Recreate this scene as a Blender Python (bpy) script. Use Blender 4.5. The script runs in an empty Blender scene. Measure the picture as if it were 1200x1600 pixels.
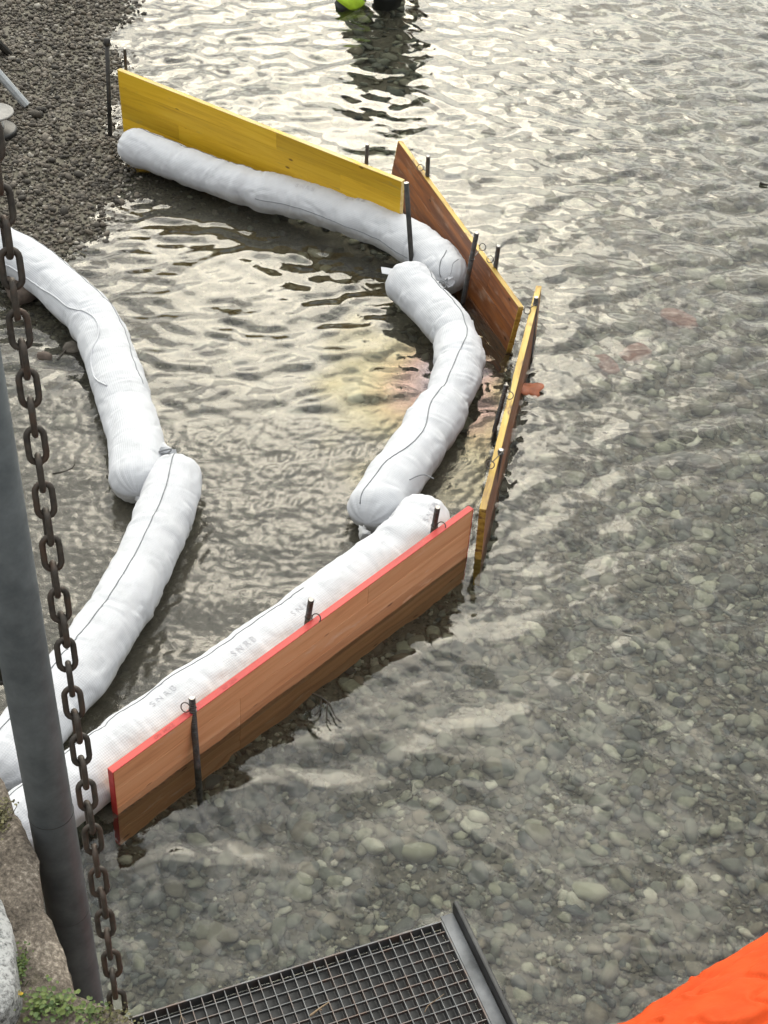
import bpy, bmesh, math, random
import numpy as np
from mathutils import Vector, Matrix

random.seed(7)
rng = np.random.default_rng(11)
scene = bpy.context.scene
COL = scene.collection
rad = math.radians

# ------------------------------------------------------------------ camera
PITCH, ROLL, EYE = rad(40.5), rad(2.7), 4.13
fw = Vector((0, math.cos(PITCH), -math.sin(PITCH)))
rt = Vector((1, 0, 0))
up = Vector((0, math.sin(PITCH), math.cos(PITCH)))
R_ = math.cos(ROLL) * rt + math.sin(ROLL) * up
U_ = math.cos(ROLL) * up - math.sin(ROLL) * rt
cam_d = bpy.data.cameras.new('camera')
cam = bpy.data.objects.new('camera', cam_d)
COL.objects.link(cam)
cam.matrix_world = Matrix(((R_.x, U_.x, -fw.x, 0), (R_.y, U_.y, -fw.y, 0), (R_.z, U_.z, -fw.z, EYE), (0, 0, 0, 1)))
cam_d.sensor_fit = 'VERTICAL'
cam_d.sensor_height = 24.0
cam_d.lens = 24.0 * 2346 / 1600
cam_d.clip_start = 0.05
cam_d.clip_end = 3000
scene.camera = cam

# ------------------------------------------------------------------ sky and sun
SUN_EL, SUN_AZ = 34.5, -2.0            # degrees; azimuth from +Y towards +X
world = bpy.data.worlds.new('World')
scene.world = world
world.use_nodes = True
nt = world.node_tree
nt.nodes.clear()
w_out = nt.nodes.new('ShaderNodeOutputWorld')
w_bg = nt.nodes.new('ShaderNodeBackground')
w_sky = nt.nodes.new('ShaderNodeTexSky')
w_sky.sky_type = 'NISHITA'
w_sky.sun_disc = False
w_sky.sun_elevation = rad(SUN_EL)
w_sky.sun_rotation = rad(SUN_AZ)
w_sky.air_density = 1.5
w_sky.dust_density = 3.0
w_bg.inputs['Strength'].default_value = 0.1
w_tc = nt.nodes.new('ShaderNodeTexCoord')
w_map = nt.nodes.new('ShaderNodeMapping')
w_map.inputs['Scale'].default_value = (1.0, 1.0, 1.9)
w_n = nt.nodes.new('ShaderNodeTexNoise')
w_n.inputs['Scale'].default_value = 5.0
w_n.inputs['Detail'].default_value = 5.0
w_n.inputs['Roughness'].default_value = 0.55
w_r = nt.nodes.new('ShaderNodeValToRGB')
els = w_r.color_ramp.elements
els[0].position, els[0].color = 0.44, (3.9, 4.15, 4.35, 1)
els[1].position, els[1].color = 0.57, (15.8, 15.5, 14.2, 1)
e = els.new(0.51)
e.color = (9.0, 9.3, 9.4, 1)
w_mix = nt.nodes.new('ShaderNodeMix')
w_mix.data_type = 'RGBA'
w_mix.inputs[0].default_value = 0.86        # cloud cover
L = nt.links.new
L(w_tc.outputs['Generated'], w_map.inputs['Vector'])
L(w_map.outputs[0], w_n.inputs['Vector'])
L(w_n.outputs['Fac'], w_r.inputs['Fac'])
L(w_sky.outputs[0], w_mix.inputs[6])
L(w_r.outputs[0], w_mix.inputs[7])
# the cloud is thinner and brighter around the veiled sun
w_sd = nt.nodes.new('ShaderNodeVectorMath')
w_sd.operation = 'DOT_PRODUCT'
w_sd.inputs[1].default_value = (math.cos(rad(SUN_EL)) * math.sin(rad(SUN_AZ)), math.cos(rad(SUN_EL)) * math.cos(rad(SUN_AZ)), math.sin(rad(SUN_EL)))
w_mx = nt.nodes.new('ShaderNodeMath')
w_mx.operation = 'MAXIMUM'
w_mx.inputs[1].default_value = 0.0
w_pw = nt.nodes.new('ShaderNodeMath')
w_pw.operation = 'POWER'
w_pw.inputs[1].default_value = 3.0
w_gl = nt.nodes.new('ShaderNodeMix')
w_gl.data_type = 'RGBA'
w_gl.inputs[6].default_value = (1.0, 1.01, 1.03, 1)
w_gl.inputs[7].default_value = (4.7, 4.65, 4.45, 1)
w_gl.clamp_factor = True
w_mul = nt.nodes.new('ShaderNodeMix')
w_mul.data_type = 'RGBA'
w_mul.blend_type = 'MULTIPLY'
w_mul.inputs[0].default_value = 1.0
L(w_tc.outputs['Generated'], w_sd.inputs[0])
L(w_sd.outputs['Value'], w_mx.inputs[0])
L(w_mx.outputs[0], w_pw.inputs[0])
L(w_pw.outputs[0], w_gl.inputs[0])
L(w_mix.outputs[2], w_mul.inputs[6])
L(w_gl.outputs[2], w_mul.inputs[7])
# overcast luminance: (1 + 2 sin elevation) / 3 of the zenith's
w_sz = nt.nodes.new('ShaderNodeSeparateXYZ')
w_cl = nt.nodes.new('ShaderNodeMath')
w_cl.operation = 'MAXIMUM'
w_cl.inputs[1].default_value = 0.0
w_ce = nt.nodes.new('ShaderNodeMath')
w_ce.operation = 'MULTIPLY_ADD'
w_ce.inputs[1].default_value = 2.0 / 3.0 * 1.45
w_ce.inputs[2].default_value = 1.0 / 3.0 * 1.45
w_vm = nt.nodes.new('ShaderNodeVectorMath')
w_vm.operation = 'SCALE'
L(w_tc.outputs['Generated'], w_sz.inputs[0])
L(w_sz.outputs['Z'], w_cl.inputs[0])
L(w_cl.outputs[0], w_ce.inputs[0])
L(w_mul.outputs[2], w_vm.inputs[0])
L(w_ce.outputs[0], w_vm.inputs['Scale'])
L(w_vm.outputs[0], w_bg.inputs['Color'])
L(w_bg.outputs[0], w_out.inputs['Surface'])

sun_d = bpy.data.lights.new('sun', 'SUN')
sun_d.energy = 0.5
sun_d.angle = rad(19)
sun_d.color = (1.0, 0.93, 0.76)
sun = bpy.data.objects.new('sun', sun_d)
COL.objects.link(sun)
sun.rotation_euler = (-rad(90 - SUN_EL), 0, -rad(SUN_AZ))

scene.view_settings.view_transform = 'Standard'
scene.view_settings.look = 'None'
scene.view_settings.exposure = 0.08
scene.view_settings.gamma = 1.0
scene.view_settings.use_curve_mapping = False
cy = scene.cycles
cy.max_bounces = 10
cy.transmission_bounces = 8
cy.glossy_bounces = 4
cy.diffuse_bounces = 3
cy.caustics_refractive = True
cy.caustics_reflective = True
cy.blur_glossy = 0.3
cy.use_denoising = True
cy.sample_clamp_indirect = 6.0

# ------------------------------------------------------------------ helpers
def link(o, parent=None):
    COL.objects.link(o)
    if parent is not None:
        o.parent = parent
    return o

def tag(o, label=None, category=None, group=None, kind=None):
    if label: o['label'] = label
    if category: o['category'] = category
    if group: o['group'] = group
    if kind: o['kind'] = kind
    return o

def thing(name, label, category, loc=(0, 0, 0), group=None, matrix=None):
    o = bpy.data.objects.new(name, None)
    link(o)
    if matrix is not None:
        o.matrix_world = matrix
    else:
        o.location = loc
    return tag(o, label, category, group)

def mesh_from(name, verts, faces, smooth=True):
    """verts (N,3) array, faces: (M,k) int array or list of tuples."""
    me = bpy.data.meshes.new(name)
    verts = np.asarray(verts, dtype=np.float32)
    if isinstance(faces, np.ndarray):
        m, k = faces.shape
        me.vertices.add(len(verts))
        me.vertices.foreach_set('co', verts.ravel())
        me.loops.add(m * k)
        me.loops.foreach_set('vertex_index', faces.astype(np.int32).ravel())
        me.polygons.add(m)
        me.polygons.foreach_set('loop_start', np.arange(0, m * k, k, dtype=np.int32))
        me.update(calc_edges=True)
    else:
        me.from_pydata([tuple(map(float, v)) for v in verts], [], faces)
        me.update()
    me.polygons.foreach_set('use_smooth', np.full(len(me.polygons), smooth))
    me.update()
    return me

def mobj(name, me, mat, parent=None, loc=None):
    o = bpy.data.objects.new(name, me)
    if mat is not None and len(me.materials) == 0:
        me.materials.append(mat)
    link(o, parent)
    if loc is not None:
        o.location = loc
    return o

def _hash(i, j, k, seed):
    n = (i.astype(np.int64) * 374761393 + j.astype(np.int64) * 668265263 + k.astype(np.int64) * 2147483647 + seed * 1274126177) & 0xFFFFFFFF
    n = ((n ^ (n >> 13)) * 1274126177) & 0xFFFFFFFF
    n = (n ^ (n >> 16)) & 0xFFFF
    return n / 32767.5 - 1.0

def vnoise(x, y, z, seed=0):
    x, y, z = np.broadcast_arrays(np.asarray(x, float), np.asarray(y, float), np.asarray(z, float))
    i, j, k = np.floor(x), np.floor(y), np.floor(z)
    u, v, w = x - i, y - j, z - k
    u, v, w = [t * t * t * (t * (t * 6 - 15) + 10) for t in (u, v, w)]
    r = 0
    for a in (0, 1):
        for b in (0, 1):
            for c in (0, 1):
                r = r + _hash(i + a, j + b, k + c, seed) * (u if a else 1 - u) * (v if b else 1 - v) * (w if c else 1 - w)
    return r

def fbm(x, y, z, seed=0, octv=4, gain=0.5):
    r, a, f = 0, 1.0, 1.0
    for o in range(octv):
        r = r + a * vnoise(np.asarray(x) * f, np.asarray(y) * f, np.asarray(z) * f, seed + o * 17)
        a *= gain
        f *= 2.03
    return r

def inside(px, py, poly):
    r = np.zeros(px.shape, bool)
    n = len(poly)
    for a in range(n):
        x1, y1 = poly[a]
        x2, y2 = poly[(a + 1) % n]
        c = ((y1 > py) != (y2 > py))
        with np.errstate(divide='ignore', invalid='ignore'):
            xi = (x2 - x1) * (py - y1) / ((y2 - y1) if y2 != y1 else 1e-9) + x1
        r ^= c & (px < xi)
    return r

def seg_dist(px, py, pts):
    d = np.full(px.shape, 1e9)
    for (x1, y1), (x2, y2) in zip(pts[:-1], pts[1:]):
        dx, dy = x2 - x1, y2 - y1
        t = np.clip(((px - x1) * dx + (py - y1) * dy) / (dx * dx + dy * dy), 0, 1)
        d = np.minimum(d, np.hypot(px - x1 - t * dx, py - y1 - t * dy))
    return d

def catmull(pts, step):
    P = [np.array(p, float) for p in pts]
    P = [2 * P[0] - P[1]] + P + [2 * P[-1] - P[-2]]
    out = []
    for i in range(1, len(P) - 2):
        p0, p1, p2, p3 = P[i - 1:i + 3]
        for t in np.linspace(0, 1, 40, endpoint=False):
            out.append(0.5 * (2 * p1 + (p2 - p0) * t + (2 * p0 - 5 * p1 + 4 * p2 - p3) * t * t + (3 * p1 - p0 - 3 * p2 + p3) * t ** 3))
    out.append(P[-2])
    out = np.array(out)
    s = np.concatenate([[0], np.cumsum(np.linalg.norm(np.diff(out, axis=0), axis=1))])
    n = max(4, int(s[-1] / step))
    q = np.linspace(0, s[-1], n + 1)
    return np.stack([np.interp(q, s, out[:, a]) for a in range(3)], 1), q

def grid_faces(n, m, wrap=True):
    i = np.arange(n - 1)[:, None]
    j = np.arange(m if wrap else m - 1)[None, :]
    j2 = (j + 1) % m
    return np.stack([i * m + j, i * m + j2, (i + 1) * m + j2, (i + 1) * m + j], -1).reshape(-1, 4)

def frames(c, ref=(0, 0, 1)):
    t = np.gradient(c, axis=0)
    t /= np.linalg.norm(t, axis=1)[:, None]
    s = np.cross(t, np.array(ref, float))
    s /= np.linalg.norm(s, axis=1)[:, None]
    return t, s, np.cross(s, t)

def rod_mesh(name, pts, radius, seg=10, ref=None, step=None, caps=True, smooth=True):
    """round bar along a polyline; radius scalar or per-point array."""
    c = np.array(pts, float)
    if step:
        c, _ = catmull(pts, step)
    if ref is None:
        d = c[-1] - c[0]
        ref = (0, 0, 1) if abs(d[2]) < 0.8 * np.linalg.norm(d) else (0, 1, 0)
    t, s, u = frames(c, ref)
    r = np.broadcast_to(np.asarray(radius, float), (len(c),))
    a = np.linspace(0, 2 * np.pi, seg, endpoint=False)
    v = c[:, None, :] + r[:, None, None] * (np.cos(a)[None, :, None] * u[:, None, :] + np.sin(a)[None, :, None] * s[:, None, :])
    faces = [tuple(map(int, f)) for f in grid_faces(len(c), seg)]
    if caps:
        faces.append(tuple(range(seg))[::-1])
        faces.append(tuple((len(c) - 1) * seg + k for k in range(seg)))
    me = mesh_from(name, v.reshape(-1, 3), faces, smooth)
    if caps and smooth:
        for p in me.polygons[-2:]:
            p.use_smooth = False
    return me

def box_mesh(name, sx, sy, sz, bevel=0.0, seg=1, center=(0, 0, 0)):
    bm = bmesh.new()
    bmesh.ops.create_cube(bm, size=1.0)
    for v in bm.verts:
        v.co = Vector((v.co.x * sx + center[0], v.co.y * sy + center[1], v.co.z * sz + center[2]))
    if bevel:
        bmesh.ops.bevel(bm, geom=list(bm.edges), offset=bevel, segments=seg, affect='EDGES', profile=0.5)
    me = bpy.data.meshes.new(name)
    bm.to_mesh(me)
    bm.free()
    return me

# ------------------------------------------------------------------ materials
def new_mat(name):
    m = bpy.data.materials.new(name)
    m.use_nodes = True
    n = m.node_tree.nodes
    n.clear()
    out = n.new('ShaderNodeOutputMaterial')
    b = n.new('ShaderNodeBsdfPrincipled')
    m.node_tree.links.new(b.outputs[0], out.inputs['Surface'])
    return m, m.node_tree, b

def N(t, kind, **kw):
    n = t.nodes.new(kind)
    for k, v in kw.items():
        if k in n.inputs:
            n.inputs[k].default_value = v
        else:
            setattr(n, k, v)
    return n

def ramp(t, stops):
    r = t.nodes.new('ShaderNodeValToRGB')
    el = r.color_ramp.elements
    while len(el) < len(stops):
        el.new(0.5)
    for e_, (p, c) in zip(el, stops):
        e_.position = p
        e_.color = (*c, 1) if len(c) == 3 else c
    return r

def coords(t, scale=(1, 1, 1), which='Object', rnd=0.0):
    tc = t.nodes.new('ShaderNodeTexCoord')
    mp = t.nodes.new('ShaderNodeMapping')
    mp.inputs['Scale'].default_value = scale
    t.links.new(tc.outputs[which], mp.inputs['Vector'])
    if rnd:
        oi = t.nodes.new('ShaderNodeObjectInfo')
        ml = t.nodes.new('ShaderNodeMath')
        ml.operation = 'MULTIPLY'
        ml.inputs[1].default_value = rnd
        t.links.new(oi.outputs['Random'], ml.inputs[0])
        cb = t.nodes.new('ShaderNodeCombineXYZ')
        for k in range(3):
            t.links.new(ml.outputs[0], cb.inputs[k])
        t.links.new(cb.outputs[0], mp.inputs['Location'])
    return mp

def bump(t, src, b, strength=0.3, dist=0.002):
    bp = t.nodes.new('ShaderNodeBump')
    bp.inputs['Strength'].default_value = strength
    bp.inputs['Distance'].default_value = dist
    t.links.new(src, bp.inputs['Height'])
    t.links.new(bp.outputs[0], b.inputs['Normal'])
    return bp

def wood_mat(name, dark, mid, light, wear=None, rough=0.55, gscale=1.0, wear_at=(0.62, 0.75)):
    m, t, b = new_mat(name)
    mp = coords(t, (1.3 * gscale, 9 * gscale, 22 * gscale), 'Object', 31.0)
    n1 = N(t, 'ShaderNodeTexNoise', Scale=1.6, Detail=7.0, Roughness=0.62, Distortion=0.6)
    t.links.new(mp.outputs[0], n1.inputs['Vector'])
    r1 = ramp(t, [(0.28, dark), (0.5, mid), (0.74, light)])
    t.links.new(n1.outputs['Fac'], r1.inputs['Fac'])
    oi = t.nodes.new('ShaderNodeObjectInfo')
    mr = N(t, 'ShaderNodeMapRange')
    mr.inputs['To Min'].default_value = 0.78
    mr.inputs['To Max'].default_value = 1.14
    t.links.new(oi.outputs['Random'], mr.inputs['Value'])
    hsv = t.nodes.new('ShaderNodeHueSaturation')
    t.links.new(mr.outputs[0], hsv.inputs['Value'])
    t.links.new(r1.outputs[0], hsv.inputs['Color'])
    last = hsv.outputs[0]
    # knots
    mk = coords(t, (4.0, 9, 9), 'Object', 17.0)
    sx3 = t.nodes.new('ShaderNodeSeparateXYZ')
    cx3 = t.nodes.new('ShaderNodeCombineXYZ')
    t.links.new(mk.outputs[0], sx3.inputs[0])
    t.links.new(sx3.outputs[0], cx3.inputs[0])
    t.links.new(sx3.outputs[2], cx3.inputs[1])
    vk = N(t, 'ShaderNodeTexVoronoi', Scale=1.0, Randomness=1.0, voronoi_dimensions='2D')
    t.links.new(cx3.outputs[0], vk.inputs['Vector'])
    rk = ramp(t, [(0.035, (1, 1, 1)), (0.075, (0, 0, 0))])
    t.links.new(vk.outputs['Distance'], rk.inputs['Fac'])
    gt = N(t, 'ShaderNodeMath', operation='GREATER_THAN')
    gt.inputs[1].default_value = 0.72
    sp = t.nodes.new('ShaderNodeSeparateColor')
    t.links.new(vk.outputs['Color'], sp.inputs[0])
    t.links.new(sp.outputs[0], gt.inputs[0])
    mm = N(t, 'ShaderNodeMath', operation='MULTIPLY')
    t.links.new(rk.outputs[0], mm.inputs[0])
    t.links.new(gt.outputs[0], mm.inputs[1])
    mx = N(t, 'ShaderNodeMix', data_type='RGBA')
    t.links.new(mm.outputs[0], mx.inputs[0])
    t.links.new(last, mx.inputs[6])
    mx.inputs[7].default_value = (dark[0] * 0.35, dark[1] * 0.3, dark[2] * 0.3, 1)
    last = mx.outputs[2]
    if wear:
        mw = coords(t, (2.2, 6, 9), 'Object', 23.0)
        nw = N(t, 'ShaderNodeTexNoise', Scale=2.0, Detail=8.0, Roughness=0.7)
        t.links.new(mw.outputs[0], nw.inputs['Vector'])
        rw = ramp(t, [(wear_at[0], (0, 0, 0)), (wear_at[1], (1, 1, 1))])
        t.links.new(nw.outputs['Fac'], rw.inputs['Fac'])
        m2 = N(t, 'ShaderNodeMix', data_type='RGBA')
        t.links.new(rw.outputs[0], m2.inputs[0])
        t.links.new(last, m2.inputs[6])
        m2.inputs[7].default_value = (*wear, 1)
        last = m2.outputs[2]
    t.links.new(last, b.inputs['Base Color'])
    b.inputs['Roughness'].default_value = rough
    bump(t, n1.outputs['Fac'], b, 0.35, 0.0015)
    return m

def metal_mat(name, a, c, rough=0.5, metallic=0.6, scale=40.0, rust=None, bstr=0.3):
    m, t, b = new_mat(name)
    mp = coords(t, (1, 1, 1), 'Object', 9.0)
    n1 = N(t, 'ShaderNodeTexNoise', Scale=scale, Detail=6.0, Roughness=0.65)
    t.links.new(mp.outputs[0], n1.inputs['Vector'])
    r1 = ramp(t, [(0.33, a), (0.68, c)])
    t.links.new(n1.outputs['Fac'], r1.inputs['Fac'])
    last = r1.outputs[0]
    if rust:
        n2 = N(t, 'ShaderNodeTexNoise', Scale=scale * 0.35, Detail=8.0, Roughness=0.7)
        t.links.new(mp.outputs[0], n2.inputs['Vector'])
        r2 = ramp(t, [(0.48, (0, 0, 0)), (0.66, (1, 1, 1))])
        t.links.new(n2.outputs['Fac'], r2.inputs['Fac'])
        mx = N(t, 'ShaderNodeMix', data_type='RGBA')
        t.links.new(r2.outputs[0], mx.inputs[0])
        t.links.new(last, mx.inputs[6])
        mx.inputs[7].default_value = (*rust, 1)
        last = mx.outputs[2]
    t.links.new(last, b.inputs['Base Color'])
    b.inputs['Metallic'].default_value = metallic
    b.inputs['Roughness'].default_value = rough
    bump(t, n1.outputs['Fac'], b, bstr, 0.0008)
    return m

def stone_mat(name, stops, nscale=60.0, speck=0.35, rough=0.8, island=True):
    m, t, b = new_mat(name)
    mp = coords(t, (1, 1, 1), 'Object', 13.0)
    g = t.nodes.new('ShaderNodeNewGeometry')
    oi = t.nodes.new('ShaderNodeObjectInfo')
    ad = N(t, 'ShaderNodeMath', operation='ADD')
    t.links.new(g.outputs['Random Per Island'], ad.inputs[0])
    t.links.new(oi.outputs['Random'], ad.inputs[1])
    fr = N(t, 'ShaderNodeMath', operation='FRACT')
    t.links.new(ad.outputs[0], fr.inputs[0])
    r = ramp(t, stops)
    t.links.new(fr.outputs[0], r.inputs['Fac'])
    n1 = N(t, 'ShaderNodeTexNoise', Scale=nscale, Detail=7.0, Roughness=0.7)
    t.links.new(mp.outputs[0], n1.inputs['Vector'])
    mr = N(t, 'ShaderNodeMapRange')
    mr.inputs['From Min'].default_value = 0.3
    mr.inputs['From Max'].default_value = 0.7
    mr.inputs['To Min'].default_value = 1.0 - speck
    mr.inputs['To Max'].default_value = 1.0 + speck
    t.links.new(n1.outputs['Fac'], mr.inputs['Value'])
    hs = t.nodes.new('ShaderNodeHueSaturation')
    t.links.new(mr.outputs[0], hs.inputs['Value'])
    t.links.new(r.outputs[0], hs.inputs['Color'])
    t.links.new(hs.outputs[0], b.inputs['Base Color'])
    b.inputs['Roughness'].default_value = rough
    bump(t, n1.outputs['Fac'], b, 0.5, 0.003)
    return m

def plain_mat(name, col, rough=0.6, metallic=0.0, var=0.15, scale=30.0, bstr=0.15, bdist=0.002):
    m, t, b = new_mat(name)
    mp = coords(t, (1, 1, 1), 'Object', 5.0)
    n1 = N(t, 'ShaderNodeTexNoise', Scale=scale, Detail=6.0, Roughness=0.6)
    t.links.new(mp.outputs[0], n1.inputs['Vector'])
    lo = tuple(c * (1 - var) for c in col)
    hi = tuple(min(1, c * (1 + var)) for c in col)
    r = ramp(t, [(0.3, lo), (0.7, hi)])
    t.links.new(n1.outputs['Fac'], r.inputs['Fac'])
    t.links.new(r.outputs[0], b.inputs['Base Color'])
    b.inputs['Roughness'].default_value = rough
    b.inputs['Metallic'].default_value = metallic
    bump(t, n1.outputs['Fac'], b, bstr, bdist)
    return m

def fabric_mat():
    m, t, b = new_mat('white_knit_fabric')
    tc = t.nodes.new('ShaderNodeUVMap')
    tc.uv_map = 'UVMap'
    w1 = N(t, 'ShaderNodeTexWave', Scale=34.0, Distortion=1.0, Detail=2.0)
    w1.bands_direction = 'Y'
    w2 = N(t, 'ShaderNodeTexWave', Scale=40.0, Distortion=2.0, Detail=2.0)
    w2.bands_direction = 'X'
    for w in (w1, w2):
        t.links.new(tc.outputs[0], w.inputs['Vector'])
    ad = N(t, 'ShaderNodeMath', operation='MULTIPLY_ADD')
    ad.inputs[1].default_value = 0.45
    t.links.new(w2.outputs['Fac'], ad.inputs[0])
    t.links.new(w1.outputs['Fac'], ad.inputs[2])
    mp = coords(t, (1, 1, 1), 'Object', 3.0)
    n1 = N(t, 'ShaderNodeTexNoise', Scale=7.0, Detail=8.0, Roughness=0.65)
    t.links.new(mp.outputs[0], n1.inputs['Vector'])
    r = ramp(t, [(0.28, (0.40, 0.41, 0.43)), (0.42, (0.475, 0.485, 0.51)), (0.7, (0.52, 0.53, 0.56))])
    t.links.new(n1.outputs['Fac'], r.inputs['Fac'])
    # a few dirt specks
    n2 = N(t, 'ShaderNodeTexNoise', Scale=26.0, Detail=5.0, Roughness=0.75)
    t.links.new(mp.outputs[0], n2.inputs['Vector'])
    r2 = ramp(t, [(0.68, (0, 0, 0)), (0.80, (0.6, 0.6, 0.6))])
    t.links.new(n2.outputs['Fac'], r2.inputs['Fac'])
    mx = N(t, 'ShaderNodeMix', data_type='RGBA')
    t.links.new(r2.outputs[0], mx.inputs[0])
    t.links.new(r.outputs[0], mx.inputs[6])
    mx.inputs[7].default_value = (0.30, 0.28, 0.25, 1)
    # silty tide line where the sleeve sits in the water
    gp = t.nodes.new('ShaderNodeNewGeometry')
    sz = t.nodes.new('ShaderNodeSeparateXYZ')
    t.links.new(gp.outputs['Position'], sz.inputs[0])
    wz = N(t, 'ShaderNodeMath', operation='MULTIPLY_ADD')
    wz.inputs[1].default_value = -0.12
    t.links.new(n1.outputs['Fac'], wz.inputs[0])
    t.links.new(sz.outputs[2], wz.inputs[2])
    rz = ramp(t, [(0.0, (0.55, 0.55, 0.55)), (0.028, (0, 0, 0))])
    t.links.new(wz.outputs[0], rz.inputs['Fac'])
    mz = N(t, 'ShaderNodeMix', data_type='RGBA')
    t.links.new(rz.outputs[0], mz.inputs[0])
    t.links.new(mx.outputs[2], mz.inputs[6])
    mz.inputs[7].default_value = (0.26, 0.24, 0.20, 1)
    t.links.new(mz.outputs[2], b.inputs['Base Color'])
    b.inputs['Roughness'].default_value = 0.9
    b.inputs['Sheen Weight'].default_value = 0.15
    n3 = N(t, 'ShaderNodeTexNoise', Scale=38.0, Detail=4.0, Roughness=0.6)
    t.links.new(mp.outputs[0], n3.inputs['Vector'])
    a2 = N(t, 'ShaderNodeMath', operation='MULTIPLY_ADD')
    a2.inputs[1].default_value = 2.2
    t.links.new(n3.outputs['Fac'], a2.inputs[0])
    t.links.new(ad.outputs[0], a2.inputs[2])
    bump(t, a2.outputs[0], b, 0.26, 0.0022)
    return m

def water_mat():
    m = bpy.data.materials.new('lake_water')
    m.use_nodes = True
    t = m.node_tree
    t.nodes.clear()
    out = t.nodes.new('ShaderNodeOutputMaterial')
    gl = N(t, 'ShaderNodeBsdfRefraction', IOR=1.333, Roughness=0.0)
    gl.inputs['Color'].default_value = (0.93, 0.945, 0.90, 1)
    gs = N(t, 'ShaderNodeBsdfGlossy', Roughness=0.0)
    gs.inputs['Color'].default_value = (1, 1, 1, 1)
    fr = N(t, 'ShaderNodeFresnel', IOR=1.333)
    ms = t.nodes.new('ShaderNodeMixShader')
    t.links.new(fr.outputs[0], ms.inputs[0])
    t.links.new(gl.outputs[0], ms.inputs[1])
    t.links.new(gs.outputs[0], ms.inputs[2])
    df = N(t, 'ShaderNodeBsdfDiffuse')           # brown silt stirred up in the lower pool
    df.inputs['Color'].default_value = (0.078, 0.071, 0.056, 1)
    sa = t.nodes.new('ShaderNodeAttribute')
    sa.attribute_name = 'silt'
    m2 = t.nodes.new('ShaderNodeMixShader')
    t.links.new(sa.outputs['Fac'], m2.inputs[0])
    t.links.new(gl.outputs[0], m2.inputs[1])
    t.links.new(df.outputs[0], m2.inputs[2])
    t.links.new(m2.outputs[0], ms.inputs[1])
    oa = t.nodes.new('ShaderNodeAttribute')      # thin oil film caught against the boom
    oa.attribute_name = 'film'
    orr = ramp(t, [(0.0, (1, 1, 1)), (0.3, (1.0, 0.95, 0.72)), (0.55, (1.0, 0.84, 0.60)), (0.75, (1.0, 0.74, 0.70)), (1.0, (0.86, 0.76, 0.88))])
    t.links.new(oa.outputs['Fac'], orr.inputs['Fac'])
    t.links.new(orr.outputs[0], gs.inputs['Color'])
    t.links.new(ms.outputs[0], out.inputs['Surface'])
    at = t.nodes.new('ShaderNodeAttribute')
    at.attribute_name = 'ripple'
    mp = coords(t, (1, 1, 1), 'Object')
    n1 = N(t, 'ShaderNodeTexNoise', Scale=38.0, Detail=4.0, Roughness=0.55, Distortion=1.6)
    t.links.new(mp.outputs[0], n1.inputs['Vector'])
    mu = N(t, 'ShaderNodeMath', operation='MULTIPLY')
    t.links.new(n1.outputs['Fac'], mu.inputs[0])
    t.links.new(at.outputs['Fac'], mu.inputs[1])
    bp = t.nodes.new('ShaderNodeBump')
    bp.inputs['Strength'].default_value = 1.0
    bp.inputs['Distance'].default_value = 0.02
    t.links.new(mu.outputs[0], bp.inputs['Height'])
    for q_ in (gl, gs, fr):
        t.links.new(bp.outputs[0], q_.inputs['Normal'])
    return m

M = {}
M['water'] = water_mat()
M['fabric'] = fabric_mat()
M['thread'] = plain_mat('seam_thread', (0.19, 0.20, 0.21), 0.9)
M['print'] = plain_mat('faded_grey_print', (0.42, 0.42, 0.45), 0.9, var=0.25, scale=60)
M['yellow'] = wood_mat('yellow_formwork', (0.58, 0.33, 0.013), (0.76, 0.46, 0.020), (0.82, 0.54, 0.040), wear=(0.40, 0.30, 0.06), rough=0.5, wear_at=(0.60, 0.72))
M['yellow_edge'] = wood_mat('pale_yellow_cut_edge', (0.42, 0.28, 0.08), (0.66, 0.50, 0.20), (0.78, 0.64, 0.32), wear=(0.62, 0.40, 0.03), rough=0.7, wear_at=(0.5, 0.62))
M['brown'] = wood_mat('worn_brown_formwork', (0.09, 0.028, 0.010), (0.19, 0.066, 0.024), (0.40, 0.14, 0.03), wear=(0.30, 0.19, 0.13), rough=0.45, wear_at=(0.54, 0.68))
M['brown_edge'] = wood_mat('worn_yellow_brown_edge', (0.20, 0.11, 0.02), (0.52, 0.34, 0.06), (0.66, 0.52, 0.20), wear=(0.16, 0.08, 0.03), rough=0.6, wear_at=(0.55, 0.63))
M['tan'] = wood_mat('tan_red_formwork', (0.58, 0.26, 0.12), (0.72, 0.36, 0.18), (0.80, 0.46, 0.26), wear=(0.78, 0.52, 0.36), rough=0.6, wear_at=(0.60, 0.72))
M['red_edge'] = wood_mat('red_edge_paint', (0.36, 0.022, 0.02), (0.50, 0.036, 0.03), (0.56, 0.06, 0.045), wear=(0.42, 0.20, 0.12), rough=0.55, wear_at=(0.64, 0.70))
M['red_print'] = plain_mat('dark_red_print', (0.30, 0.02, 0.02), 0.6)
M['rebar'] = metal_mat('weathered_rebar', (0.05, 0.05, 0.052), (0.16, 0.16, 0.16), 0.5, 0.5, 60, rust=(0.10, 0.07, 0.05))
M['rod_tip'] = metal_mat('cut_steel_face', (0.35, 0.33, 0.30), (0.55, 0.52, 0.48), 0.45, 0.4, 90)
M['pole'] = metal_mat('dark_steel_pole', (0.022, 0.022, 0.022), (0.06, 0.056, 0.05), 0.55, 0.4, 30)
M['wire'] = metal_mat('tie_wire', (0.07, 0.065, 0.06), (0.16, 0.15, 0.14), 0.5, 0.5, 60)
M['chain'] = metal_mat('rusty_chain_steel', (0.030, 0.026, 0.022), (0.075, 0.062, 0.05), 0.55, 0.35, 70, rust=(0.075, 0.045, 0.03), bstr=0.5)
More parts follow.
